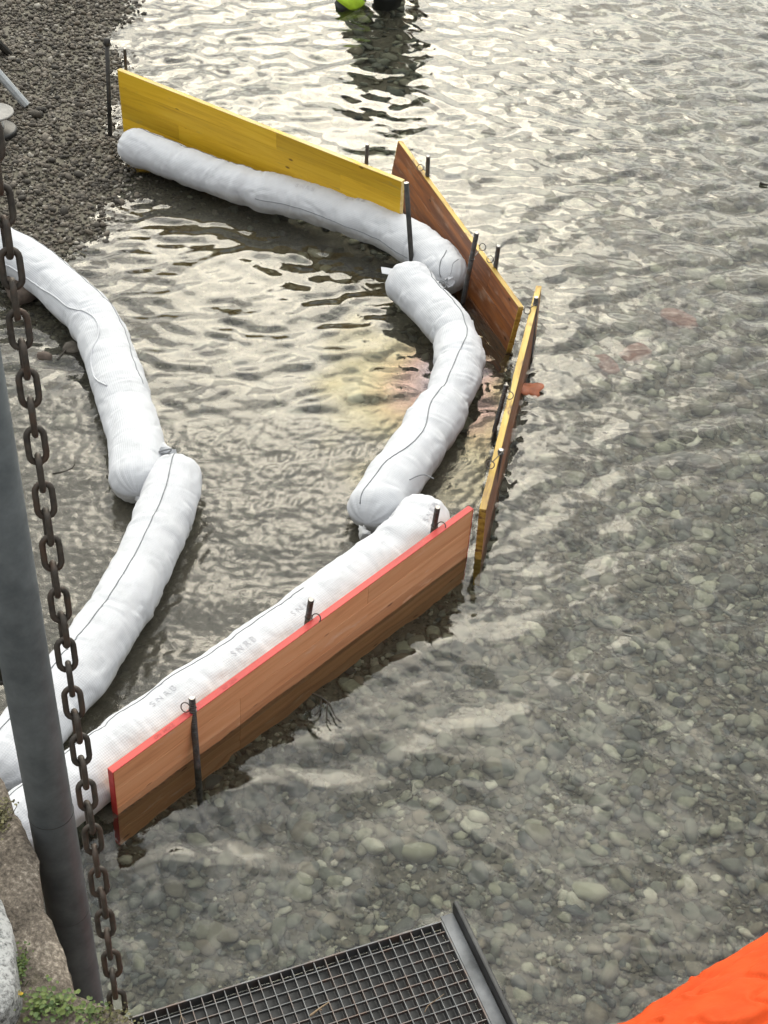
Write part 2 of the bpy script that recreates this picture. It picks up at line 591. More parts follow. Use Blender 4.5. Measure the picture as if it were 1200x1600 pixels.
M['pipe'] = metal_mat('galvanised_pipe', (0.062, 0.071, 0.076), (0.115, 0.127, 0.133), 0.55, 0.08, 16, bstr=0.25)
M['galv'] = metal_mat('galvanised_steel', (0.09, 0.094, 0.098), (0.17, 0.175, 0.18), 0.55, 0.35, 24, rust=(0.15, 0.105, 0.085))
M['plate'] = metal_mat('galvanised_plate', (0.05, 0.054, 0.058), (0.16, 0.168, 0.18), 0.5, 0.3, 9)
M['black_steel'] = metal_mat('black_steel', (0.014, 0.014, 0.014), (0.05, 0.05, 0.05), 0.45, 0.3, 22)
M['alu'] = metal_mat('brushed_grey_metal', (0.34, 0.36, 0.37), (0.46, 0.48, 0.49), 0.45, 0.3, 30)
M['gravel'] = stone_mat('beach_pebbles', [(0.0, (0.028, 0.025, 0.020)), (0.25, (0.055, 0.047, 0.037)), (0.55, (0.088, 0.075, 0.060)), (0.75, (0.115, 0.094, 0.070)), (0.92, (0.17, 0.15, 0.125)), (1.0, (0.32, 0.30, 0.26))], 70)
M['bedstone'] = stone_mat('lake_stones', [(0.0, (0.065, 0.072, 0.068)), (0.25, (0.115, 0.12, 0.10)), (0.5, (0.155, 0.16, 0.125)), (0.66, (0.155, 0.13, 0.095)), (0.80, (0.195, 0.195, 0.15)), (0.95, (0.25, 0.25, 0.185)), (1.0, (0.40, 0.39, 0.32))], 45, 0.3)
M['fines'] = stone_mat('bed_grit', [(0.0, (0.06, 0.056, 0.042)), (0.5, (0.11, 0.10, 0.072)), (0.85, (0.16, 0.15, 0.11)), (1.0, (0.36, 0.34, 0.27))], 80)
M['ground'] = stone_mat('bed_sediment', [(0.0, (0.085, 0.076, 0.054)), (1.0, (0.085, 0.076, 0.054))], 55, 0.6)
M['brick'] = plain_mat('red_brick', (0.15, 0.065, 0.046), 0.85, var=0.35, scale=25, bstr=0.4)
M['rock'] = stone_mat('brown_rock', [(0.0, (0.10, 0.075, 0.06)), (1.0, (0.10, 0.075, 0.06))], 30, 0.4)
M['orange'] = plain_mat('orange_tarp_fabric', (0.50, 0.058, 0.010), 0.75, var=0.14, scale=9, bstr=0.5, bdist=0.012)
for n_ in M['orange'].node_tree.nodes:
    if n_.type == 'BSDF_PRINCIPLED':
        n_.inputs['Specular IOR Level'].default_value = 0.15
M['white_plastic'] = plain_mat('white_plastic', (0.55, 0.56, 0.55), 0.5)
M['disc_grey'] = plain_mat('dusty_grey_disc', (0.27, 0.26, 0.245), 0.8, scale=20, var=0.2)
M['black_plastic'] = plain_mat('black_plastic', (0.018, 0.018, 0.018), 0.5)
M['twig'] = plain_mat('dry_twig', (0.22, 0.16, 0.10), 0.85, var=0.3)
M['wet_twig'] = plain_mat('wet_twig', (0.030, 0.024, 0.016), 0.6, var=0.3)

def granite_mat(name, stops, moss=0.0):
    m, t, b = new_mat(name)
    mp = coords(t, (1, 1, 1), 'Object')
    n1 = N(t, 'ShaderNodeTexNoise', Scale=120.0, Detail=9.0, Roughness=0.75)
    n2 = N(t, 'ShaderNodeTexNoise', Scale=8.0, Detail=6.0, Roughness=0.6)
    t.links.new(mp.outputs[0], n1.inputs['Vector'])
    t.links.new(mp.outputs[0], n2.inputs['Vector'])
    mx = N(t, 'ShaderNodeMix', data_type='FLOAT')
    mx.inputs[0].default_value = 0.3
    t.links.new(n1.outputs['Fac'], mx.inputs[2])
    t.links.new(n2.outputs['Fac'], mx.inputs[3])
    r = ramp(t, stops)
    t.links.new(mx.outputs[0], r.inputs['Fac'])
    last = r.outputs[0]
    if moss:
        n3 = N(t, 'ShaderNodeTexNoise', Scale=6.0, Detail=8.0, Roughness=0.7)
        t.links.new(mp.outputs[0], n3.inputs['Vector'])
        r3 = ramp(t, [(0.60, (0, 0, 0)), (0.72, (moss, moss, moss))])
        t.links.new(n3.outputs['Fac'], r3.inputs['Fac'])
        m3 = N(t, 'ShaderNodeMix', data_type='RGBA')
        t.links.new(r3.outputs[0], m3.inputs[0])
        t.links.new(last, m3.inputs[6])
        m3.inputs[7].default_value = (0.045, 0.05, 0.012, 1)
        last = m3.outputs[2]
    t.links.new(last, b.inputs['Base Color'])
    b.inputs['Roughness'].default_value = 0.9
    bump(t, n1.outputs['Fac'], b, 0.8, 0.006)
    return m

M['granite'] = granite_mat('brown_lichen_granite', [(0.38, (0.035, 0.028, 0.022)), (0.47, (0.11, 0.09, 0.07)), (0.54, (0.18, 0.15, 0.12)), (0.62, (0.38, 0.33, 0.27))], 0.8)
M['granite_white'] = granite_mat('pale_granite', [(0.42, (0.06, 0.06, 0.058)), (0.48, (0.26, 0.26, 0.255)), (0.56, (0.50, 0.50, 0.49))])

def leaf_mat(name, a, c):
    m, t, b = new_mat(name)
    g = t.nodes.new('ShaderNodeNewGeometry')
    r = ramp(t, [(0.0, a), (1.0, c)])
    t.links.new(g.outputs['Random Per Island'], r.inputs['Fac'])
    t.links.new(r.outputs[0], b.inputs['Base Color'])
    b.inputs['Roughness'].default_value = 0.6
    return m

M['leaf'] = leaf_mat('weed_leaves', (0.035, 0.075, 0.012), (0.12, 0.16, 0.03))
M['moss'] = leaf_mat('brown_moss', (0.045, 0.038, 0.015), (0.13, 0.12, 0.04))
M['petal'] = leaf_mat('yellow_petals', (0.45, 0.30, 0.02), (0.55, 0.38, 0.03))

# ------------------------------------------------------------------ terrain: lake bed rising to the shingle beach
SHORE = [(-2.6, 16.0), (-2.02, 10.14), (-1.74, 8.24), (-1.58, 7.47), (-1.62, 6.98), (-1.86, 6.74), (-2.06, 6.5), (-6.0, 5.6)]
LAND = SHORE + [(-900, 5.6), (-900, 900), (-2.6, 900)]

def bed_z(x, y):
    x = np.asarray(x, float)
    y = np.asarray(y, float)
    wob = 0.16 * vnoise(x * 2.0, y * 2.0, 0.5, 3) + 0.08 * vnoise(x * 5.5, y * 5.5, 0.5, 4) + 0.03 * vnoise(x * 13, y * 13, 0.5, 5)
    d = seg_dist(x, y, SHORE + [])
    land = inside(x, y, LAND)
    d = np.where(land, -d, d) + wob
    zw = -0.29 * (1 - np.exp(-(np.clip(d, 0, None) / 1.1) ** 1.45)) - 0.035 * np.clip(d, 0, 60)
    zl = 2.5 * (1 - np.exp(np.clip(d, -200, 0) * 0.065))
    return np.where(d > 0, zw, zl) + 0.012 * vnoise(x * 7, y * 7, 1.5, 8)

def axis(core, outer_lo, outer_hi):
    return np.concatenate([outer_lo, core, outer_hi])

gx = axis(np.arange(-3.6, 3.6, 0.05), [-900, -300, -100, -40, -15, -7, -5, -4.2], [4.2, 5, 7, 15, 40, 100, 300, 900])
gy = axis(np.arange(1.0, 12.2, 0.05), [-900, -300, -100, -40, -15, -6, -2, 0], [13, 15, 18, 25, 40, 100, 300, 900])
X, Y = np.meshgrid(gx, gy)
Z = bed_z(X, Y)
bed = mobj('lake_bed', mesh_from('lake_bed', np.stack([X, Y, Z], -1).reshape(-1, 3), grid_faces(len(gy), len(gx), False)), M['ground'])
tag(bed, kind='structure')

# ------------------------------------------------------------------ water surface
POOL = [(-1.75, 8.2), (0.0, 7.05), (0.58, 6.1), (0.36, 4.6), (-0.88, 3.15), (-1.5, 3.6), (-2.3, 6.6)]

def wave_sum(x, y, lam0, lam1, n, slope, direction, spread, seed):
    g = np.random.default_rng(seed)
    h = np.zeros_like(x)
    for _ in range(n):
        lam = math.exp(g.uniform(math.log(lam0), math.log(lam1)))
        k = 2 * math.pi / lam
        th = direction + g.normal(0, spread)
        h += slope * math.sqrt(2.0 / n) / k * np.sin(k * (x * math.cos(th) + y * math.sin(th)) + g.uniform(0, 6.283))
    return h

def smooth(a, b, v):
    t = np.clip((v - a) / (b - a), 0, 1)
    return t * t * (3 - 2 * t)

ys_ = [1.3]
while ys_[-1] < 11.6:
    ys_.append(ys_[-1] + 0.0078 + 0.0011 * max(0, ys_[-1] - 2.5))
wx = axis(np.arange(-3.2, 3.2, 0.0112), [-900, -300, -100, -40, -15, -7, -5, -4, -3.5], [3.5, 4, 5, 7, 15, 40, 100, 300, 900])
wy = axis(np.array(ys_), [-900, -300, -100, -40, -15, -6, -2, 0, 0.8], [12, 13, 15, 18, 25, 40, 100, 300, 900])
X, Y = np.meshgrid(wx, wy)
core = ((np.abs(X) < 3.3) & (Y > 1.0) & (Y < 11.8)).astype(float)
wx1 = X + 0.05 * vnoise(X * 1.3, Y * 1.3, 0.2, 21)
wy1 = Y + 0.05 * vnoise(X * 1.3, Y * 1.3, 0.7, 22)
pool = inside(X, Y, POOL).astype(float)
low = pool * (1 - smooth(5.28, 5.62, Y + 0.16 * vnoise(X * 2.2, Y * 2.2, 0, 5) + 0.06 * vnoise(X * 7, Y * 7, 0, 6)))
left = pool * smooth(0.0, 0.25, -(X + 0.55 + (5.6 - Y) * 0.25)) * (1 - smooth(5.9, 6.5, Y))
hi = pool - low
far = smooth(3.2, 7.5, Y)
out = 1 - pool
patch = 0.75 + 0.45 * vnoise(X * 0.7, Y * 0.7, 0.3, 40)
h = wave_sum(wx1, wy1, 0.20, 0.50, 26, 0.050, 1.75, 0.6, 1) * (0.75 + 0.25 * far)
h += out * patch * (0.50 + 0.50 * far) * wave_sum(wx1, wy1, 0.10, 0.26, 44, 0.082, 1.5, 0.75, 2)
near_p = np.exp(-np.clip(seg_dist(X, Y, [(-1.6, 8.0), (0.0, 7.1), (0.62, 6.1), (0.38, 4.6)]), 0, 9) / 0.7)
h += out * (0.32 + 0.10 * far + 0.70 * near_p) * patch * wave_sum(wx1, wy1, 0.032, 0.085, 48, 0.070, 1.3, 1.1, 3)
h += hi * wave_sum(wx1, wy1, 0.09, 0.22, 44, 0.082, 1.9, 0.55, 4)
h += hi * 0.6 * wave_sum(wx1, wy1, 0.035, 0.08, 36, 0.045, 1.9, 0.8, 5)
h += low * wave_sum(wx1, wy1, 0.030, 0.062, 70, 0.15, 2.3, 0.9, 6)
h += low * wave_sum(wx1, wy1, 0.09, 0.2, 26, 0.05, 2.2, 0.9, 7)
h *= core
water = mobj('water', mesh_from('water', np.stack([X, Y, h], -1).reshape(-1, 3), grid_faces(len(wy), len(wx), False)), M['water'])
rip = (0.006 * out + 0.006 * hi + 0.07 * low + 0.002).ravel().astype(np.float32)
at = water.data.attributes.new('ripple', 'FLOAT', 'POINT')
at.data.foreach_set('value', rip)
silt = np.clip(0.60 * low * (0.85 + 0.35 * vnoise(X * 2.2, Y * 2.2, 0.4, 61)) + 0.10 * hi + 0.03, 0, 1)
film = pool * np.clip(1.15 - np.hypot((X - 0.26) / 0.50, (Y - 5.75) / 0.75) + 0.22 * fbm(X * 3, Y * 3, 0.1, 62, 3), 0, 1)
for nm_, ar in (('silt', silt), ('film', film)):
    at = water.data.attributes.new(nm_, 'FLOAT', 'POINT')
    at.data.foreach_set('value', ar.ravel().astype(np.float32))
tag(water, kind='structure')

# ------------------------------------------------------------------ stones and gravel
def ico(sub, seed, rough=0.16):
    bm = bmesh.new()
    bmesh.ops.create_icosphere(bm, subdivisions=sub, radius=1.0)
    v = np.array([p.co[:] for p in bm.verts])
    f = np.array([[q.index for q in p.verts] for p in bm.faces])
    bm.free()
    d = 1 + rough * vnoise(v[:, 0] * 1.1 + seed * 3.1, v[:, 1] * 1.1, v[:, 2] * 1.1, seed) + 0.5 * rough * vnoise(v[:, 0] * 2.3, v[:, 1] * 2.3 + seed, v[:, 2] * 2.3, seed + 5)
    v = np.sign(v) * np.abs(v) ** 0.9 * d[:, None]
    return v, f

def scatter(name, xy, size, sub, seed, mat, sink=0.25, parent=None):
    g = np.random.default_rng(seed)
    n = len(xy)
    bases = [ico(sub, seed + k, 0.14 if k % 2 else 0.34) for k in range(8)]
    z = bed_z(xy[:, 0], xy[:, 1])
    allv, allf, off = [], [], 0
    pick = g.integers(0, 8, n)
    for k, (bv, bf) in enumerate(bases):
        idx = np.where(pick == k)[0]
        m = len(idx)
        if not m:
            continue
        s = size[idx]
        sc = np.stack([s, s * g.uniform(0.6, 0.95, m), s * g.uniform(0.38, 0.7, m)], 1)
        v = bv[None] * sc[:, None, :]
        tx, ty = g.normal(0, 0.22, m), g.normal(0, 0.22, m)
        a = g.uniform(0, 6.283, m)
        v[:, :, 2] += v[:, :, 0] * tx[:, None] + v[:, :, 1] * ty[:, None]
        ca, sa = np.cos(a)[:, None], np.sin(a)[:, None]
        x, y = v[:, :, 0] * ca - v[:, :, 1] * sa, v[:, :, 0] * sa + v[:, :, 1] * ca
        w = np.stack([x + xy[idx, 0][:, None], y + xy[idx, 1][:, None], v[:, :, 2] + (z[idx] + sc[:, 2] * (1 - 2 * sink))[:, None]], -1)
        allv.append(w.reshape(-1, 3))
        nv = len(bv)
        allf.append((bf[None] + (np.arange(m) * nv)[:, None, None]).reshape(-1, 3) + off)
        off += m * nv
    me = mesh_from(name, np.concatenate(allv), np.concatenate(allf))
    return mobj(name, me, mat, parent)

def rand_xy(n, x0, x1, y0, y1, g, keep=None):
    p = np.stack([g.uniform(x0, x1, n), g.uniform(y0, y1, n)], 1)
    if keep is not None:
        p = p[keep(p[:, 0], p[:, 1])]
    return p

g = np.random.default_rng(5)
# beach shingle
p = rand_xy(52000, -3.5, -0.7, 5.9, 11.6, g, lambda x, y: (bed_z(x, y) > -0.05 - 0.07 * g.random(x.shape) ** 2))
s = np.exp(g.normal(math.log(0.0095), 0.36, len(p)))
tag(scatter('beach_gravel', p, s, 1, 100, M['gravel'], 0.12), 'dark grey wet shingle covering the beach', None, None, 'stuff')
# grit over the whole visible bed
vis = lambda x, y: (np.abs(x) < 0.75 + 0.24 * y) & (bed_z(x, y) < 0.0)
p = rand_xy(38000, -2.4, 2.2, 1.9, 7.0, g, vis)
s = np.exp(g.normal(math.log(0.010), 0.35, len(p)))
tag(scatter('bed_grit', p, s, 1, 140, M['fines'], 0.15), 'fine grit on the shallow lake bed', None, None, 'stuff')
# cobbles, near and far
notpool = lambda x, y: vis(x, y) & (~inside(x, y, POOL) | (np.random.default_rng(9).random(x.shape) < 0.22))
p = rand_xy(11500, -1.6, 2.0, 2.0, 5.4, g, notpool)
s = np.clip(np.exp(g.normal(math.log(0.0145), 0.50, len(p))), 0.008, 0.045) * np.clip(-bed_z(p[:, 0], p[:, 1]) / 0.18, 0.35, 1)
tag(scatter('lake_cobbles', p, s, 2, 180, M['bedstone'], 0.2), 'rounded grey-green cobbles under the near water', None, None, 'stuff')
p = rand_xy(11500, -2.6, 3.2, 5.4, 11.4, g, notpool)
s = np.clip(np.exp(g.normal(math.log(0.030), 0.38, len(p))), 0.012, 0.07) * np.clip(-bed_z(p[:, 0], p[:, 1]) / 0.22, 0.3, 1)
tag(scatter('far_lake_cobbles', p, s, 1, 220, M['bedstone'], 0.2), 'rounded grey cobbles under the far water', None, None, 'stuff')
# the largest stones one can pick apart
bases = []
for k in range(10):
    v, f = ico(2, 400 + k, 0.16 if k % 2 else 0.36)
    me = mesh_from('stone', v, f)
    me.materials.append(M['bedstone'])
    bases.append(me)
cnt = 0
while cnt < 280:
    x, y = g.uniform(-1.0, 1.9), g.uniform(2.2, 5.6)
    if abs(x) > 0.42 + 0.215 * y or (inside(np.array([x]), np.array([y]), POOL)[0] and g.random() < 0.85):
        continue
    if y < 2.6 and g.random() < 0.3:
        continue
    o = bpy.data.objects.new('stone', bases[cnt % 10])
    link(o, bed)
    a = float(np.clip(np.exp(g.normal(math.log(0.028), 0.34)), 0.02, 0.065))
    o.scale = (a, a * g.uniform(0.6, 0.9), a * g.uniform(0.38, 0.6))
    o.rotation_euler = (g.normal(0, 0.2), g.normal(0, 0.2), g.uniform(0, 6.28))
    o.location = (x, y, float(bed_z(x, y)) + o.scale[2] * 0.55)
    cnt += 1

def boulder(name, loc, scale, mat, seed, rz=0.0, sub=3, rough=0.25):
    v, f = ico(sub, seed, rough)
    v = v * (1 + 0.05 * fbm(v[:, 0] * 4, v[:, 1] * 4, v[:, 2] * 4, seed)[:, None])
    o = mobj(name, mesh_from(name, v * np.array(scale), f), mat, None, loc)
    o.rotation_euler.z = rz
    return o

tag(boulder('rock', (-1.858, 6.385, 0.030), (0.10, 0.085, 0.075), M['rock'], 61, 0.4), 'brown rock with pitted face left of the upper white boom bend', 'rock')
tag(boulder('rock', (-1.646, 5.854, -0.010), (0.045, 0.03, 0.03), M['rock'], 62), 'small reddish stone breaking the water beside the chain', 'rock')
tag(boulder('rock', (-1.529, 5.928, -0.010), (0.05, 0.045, 0.04), M['gravel'], 63), 'small dark stone touching the inner boom in shallow water', 'rock')
for (px_, sc, lb, sd) in [
        ((1.504, 6.726, -0.400), (0.10, 0.06, 0.045), 'reddish brick under water farthest right of the sunken bricks', 72),
        ((1.248, 6.389, -0.400), (0.085, 0.055, 0.04), 'pinkish brick fragment under water, middle of three sunken bricks', 73),
        ((1.081, 6.272, -0.390), (0.09, 0.05, 0.035), 'brownish-red brick fragment under water, left of three sunken bricks', 74)]:
    v, f = ico(3, sd, 0.12)
    v = np.sign(v) * np.abs(v) ** 0.55
    o = mobj('brick_fragment', mesh_from('brick_fragment', v * np.array(sc), f), M['brick'], None, (px_[0], px_[1], float(bed_z(px_[0], px_[1])) + sc[2] * 0.6))
    o.rotation_euler.z = sd * 1.3
    tag(o, lb, 'brick', 'sunken brick fragments')

# ------------------------------------------------------------------ formwork panels
TH = 0.027
def panel(label, T1, T2, B1, n_planks, face, edge, flip=1, height=0.5, coat=True, cat='panel', texts=None):
    """front top edge T1->T2; B1 a point lower down the T1 end."""
    T1, T2, B1 = Vector(T1), Vector(T2), Vector(B1)
    ex = (T2 - T1).normalized()
    dn = (B1 - T1)
    dn = (dn - ex * dn.dot(ex)).normalized()
    ez = -dn
    ey = ez.cross(ex) * flip                     # away from the seen face
    ln = (T2 - T1).length
    org = (T1 + T2) / 2 + dn * height
    yy = ez.cross(ex)
    mtx = Matrix(((ex.x, yy.x, ez.x, org.x), (ex.y, yy.y, ez.y, org.y), (ex.z, yy.z, ez.z, org.z), (0, 0, 0, 1)))
    root = thing('formwork_panel', label, cat, matrix=mtx, group='formwork panels staked round the pool')
    e = 0.004
    hw = (height - e) / n_planks
    gq = random.Random(int(ln * 1000))
    for k in range(n_planks):
        cut = gq.choice((0.22, 0.31, 0.42, 0.58, 0.67, 0.8))      # finger joint along the lamella
        for (f0, f1) in ((0.0, cut), (cut, 1.0)):
            lp = (ln - 2 * e) * (f1 - f0)
            me = box_mesh('plank', lp - 0.0006, TH - gq.uniform(0, 0.0008), hw - 0.0008, 0.0012, 2)
            me.materials.append(face)
            o = bpy.data.objects.new('plank', me)
            link(o, root)
            o.location = (-ln / 2 + e + (ln - 2 * e) * (f0 + f1) / 2, flip * TH / 2, hw * (k + 0.5))
    # painted edges
    ce = mobj('edge_band', box_mesh('edge_band', ln, TH + 0.0012, e, 0.0012, 1), edge, root, (0, flip * TH / 2, height - e / 2))
    me2 = box_mesh('edge_band', e, TH + 0.0012, height - e, 0.0012, 1)
    for sx in (-1, 1):
        mobj('edge_band', me2, edge, root, (sx * (ln / 2 - e / 2), flip * TH / 2, (height - e) / 2))
    for (tx, pos) in (texts or []):
        cu = bpy.data.curves.new('edge_lettering', 'FONT')
        cu.body = tx
        cu.size = 0.018
        cu.align_x = 'LEFT'
        tmp = bpy.data.objects.new('edge_lettering', cu)
        COL.objects.link(tmp)
        bpy.context.view_layer.update()
        tm = bpy.data.meshes.new_from_object(tmp.evaluated_get(bpy.context.evaluated_depsgraph_get()))
        bpy.data.objects.remove(tmp)
        tm.materials.clear()
        o = mobj('edge_lettering', tm, M['red_print'], ce, (pos, -0.007, e / 2 + 0.0009))
    return root

panel('long bright yellow wooden panel standing from the beach into the water', (-1.626, 8.035, 0.460), (0.012, 7.030, 0.380), (-1.680, 8.102, 0.020), 5, M['yellow'], M['yellow_edge'])
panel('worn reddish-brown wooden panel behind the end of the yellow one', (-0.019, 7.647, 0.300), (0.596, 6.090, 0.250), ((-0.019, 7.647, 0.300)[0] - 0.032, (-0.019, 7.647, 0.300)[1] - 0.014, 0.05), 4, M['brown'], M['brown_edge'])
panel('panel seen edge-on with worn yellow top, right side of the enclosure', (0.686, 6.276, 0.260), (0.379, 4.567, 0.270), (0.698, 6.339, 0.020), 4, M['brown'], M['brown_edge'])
panel('tan wooden panel with bright red painted edge along the front boom', (-0.852, 3.174, 0.235), (0.356, 4.565, 0.270), (-0.878, 3.161, 0.000), 5, M['tan'], M['red_edge'], texts=[('ON  HOLZ', -0.73), ('LD  LDA', -0.42)])

# ------------------------------------------------------------------ stakes
def rebar_mesh(a, b, r):
    a, b = np.array(a, float), np.array(b, float)
    ln = np.linalg.norm(b - a)
    n = int(ln / 0.010)
    pts, rr = [], []
    for i in range(n):
        for (dt, k) in ((0.0, 1.0), (0.28, 1.0), (0.42, 1.16), (0.75, 1.16), (0.88, 1.0)):
            pts.append(a + (b - a) * ((i + dt) / n))
            rr.append(r * k)
    pts.append(b)
    rr.append(r)
    return rod_mesh('bar', pts, np.array(rr), 10)

def stake(label, top, low, loop=None, r=0.010, smooth_bar=False, loop_r=0.017, tip=True):
    top, low = Vector(top), Vector(low)
    d = (low - top).normalized()
    zb = float(bed_z(low.x, low.y)) - 0.12
    base = top + d * ((zb - top.z) / d.z)
    root = thing('steel_pole' if smooth_bar else 'rebar_stake', label, 'pole' if smooth_bar else 'stake', tuple(base), None if smooth_bar else 'rebar stakes holding the panels')
    a, b = (0, 0, 0), tuple(top - base)
    if smooth_bar:
        me = rod_mesh('bar', [a, tuple((top - base) * 0.5), b], r, 14)
    else:
        me = rebar_mesh(a, b, r)
    bar_o = mobj('bar', me, M['pole'] if smooth_bar else M['rebar'], root)
    if tip:
        q = top - base
        mobj('cut_tip', rod_mesh('cut_tip', [tuple(q - d * -0.0005), tuple(q - d * 0.0025)], r * 0.93, 12), M['rod_tip'], bar_o)
    else:
        q = top - base
        mobj('knob', rod_mesh('knob', [tuple(q - d * 0.012), tuple(q - d * 0.006), tuple(q + d * 0.03), tuple(q + d * 0.036)], np.array([0.6, 1.5, 1.5, 1.0]) * r, 14), M['pole'], bar_o)
    if loop is not None:
        c = Vector(loop) - base
        t = np.linspace(0, 2 * np.pi, 25)
        axv = np.array((0.85, -0.25, 0.12))
        axu = np.array((0.1, 0.45, 0.9))
        axu /= np.linalg.norm(axu)
        axv -= axu * axv.dot(axu)
        axv /= np.linalg.norm(axv)
        pts = np.array(c) + loop_r * (np.cos(t)[:, None] * axu + np.sin(t)[:, None] * axv)
        loop_o = mobj('wire_loop', rod_mesh('wire_loop', pts, 0.0023, 6, ref=tuple(np.cross(axu, axv)), caps=False), M['wire'], root)
        # twisted tail round the bar
        k = (loop[2] - base.z) / d.z
        pb = Vector(base) + d * k - base
        r0 = (c - pb)
        start = c - r0.normalized() * loop_r
        q = [tuple(start)]
        for i in range(14):
            an = i * 0.75
            q.append(tuple(pb + Vector((math.cos(an), math.sin(an), 0)) * (r + 0.003) + Vector((0, 0, -0.0022 * i))))
        mobj('wire_wrap', rod_mesh('wire_wrap', q, 0.0021, 6, ref=(0.05, 0.1, 1)), M['wire'], loop_o)
    return root

stake('tall dark pole with knobbed top at the beach end of the yellow panel', (-1.705, 8.206, 0.560), (-1.718, 8.131, 0.020), None, 0.0125, True, tip=False)
stake('tall dark smooth pole standing before the right end of the yellow panel', (0.034, 6.756, 0.520), (0.080, 6.732, 0.100), None, 0.013, True)
stake('thin rebar behind the beach end of the yellow panel', (-1.585, 8.097, 0.560), (-1.598, 8.147, 0.400), None, 0.008)
stake('short rod behind the yellow panel near its water end', (-0.177, 7.188, 0.500), (-0.180, 7.203, 0.360), None, 0.009)
stake('rebar behind the far part of the brown panel', (0.144, 7.248, 0.420), (0.148, 7.287, 0.280), (0.108, 7.327, 0.310), 0.010)
stake('leaning rebar on the inner face of the brown panel', (0.386, 6.437, 0.440), (0.351, 6.498, 0.020), (0.427, 6.546, 0.300), 0.011)
stake('rebar behind the near part of the brown panel', (0.494, 6.394, 0.400), (0.493, 6.440, 0.250), (0.465, 6.467, 0.280), 0.010)
stake('rebar outside the far end of the edge-on panel', (0.674, 6.102, 0.300), (0.682, 6.104, -0.050), (0.631, 6.026, 0.275), 0.010)
stake('rebar on the pool side of the edge-on panel', (0.522, 5.517, 0.200), (0.474, 5.423, -0.050), (0.522, 5.316, 0.290), 0.010)
stake('rebar outside the near part of the edge-on panel', (0.474, 4.928, 0.290), (0.455, 4.946, -0.030), (0.427, 4.827, 0.290), 0.010)
stake('rebar rising behind the right end of the red-edged panel', (0.207, 4.444, 0.370), (0.198, 4.475, 0.220), (0.228, 4.453, 0.268), 0.010)
stake('rebar rising behind the middle of the red-edged panel', (-0.248, 3.908, 0.360), (-0.263, 3.934, 0.220), (-0.229, 3.914, 0.262), 0.010)
stake('rebar in front of the left part of the red-edged panel', (-0.624, 3.460, 0.300), (-0.615, 3.421, 0.050), (-0.647, 3.452, 0.262), 0.0105)

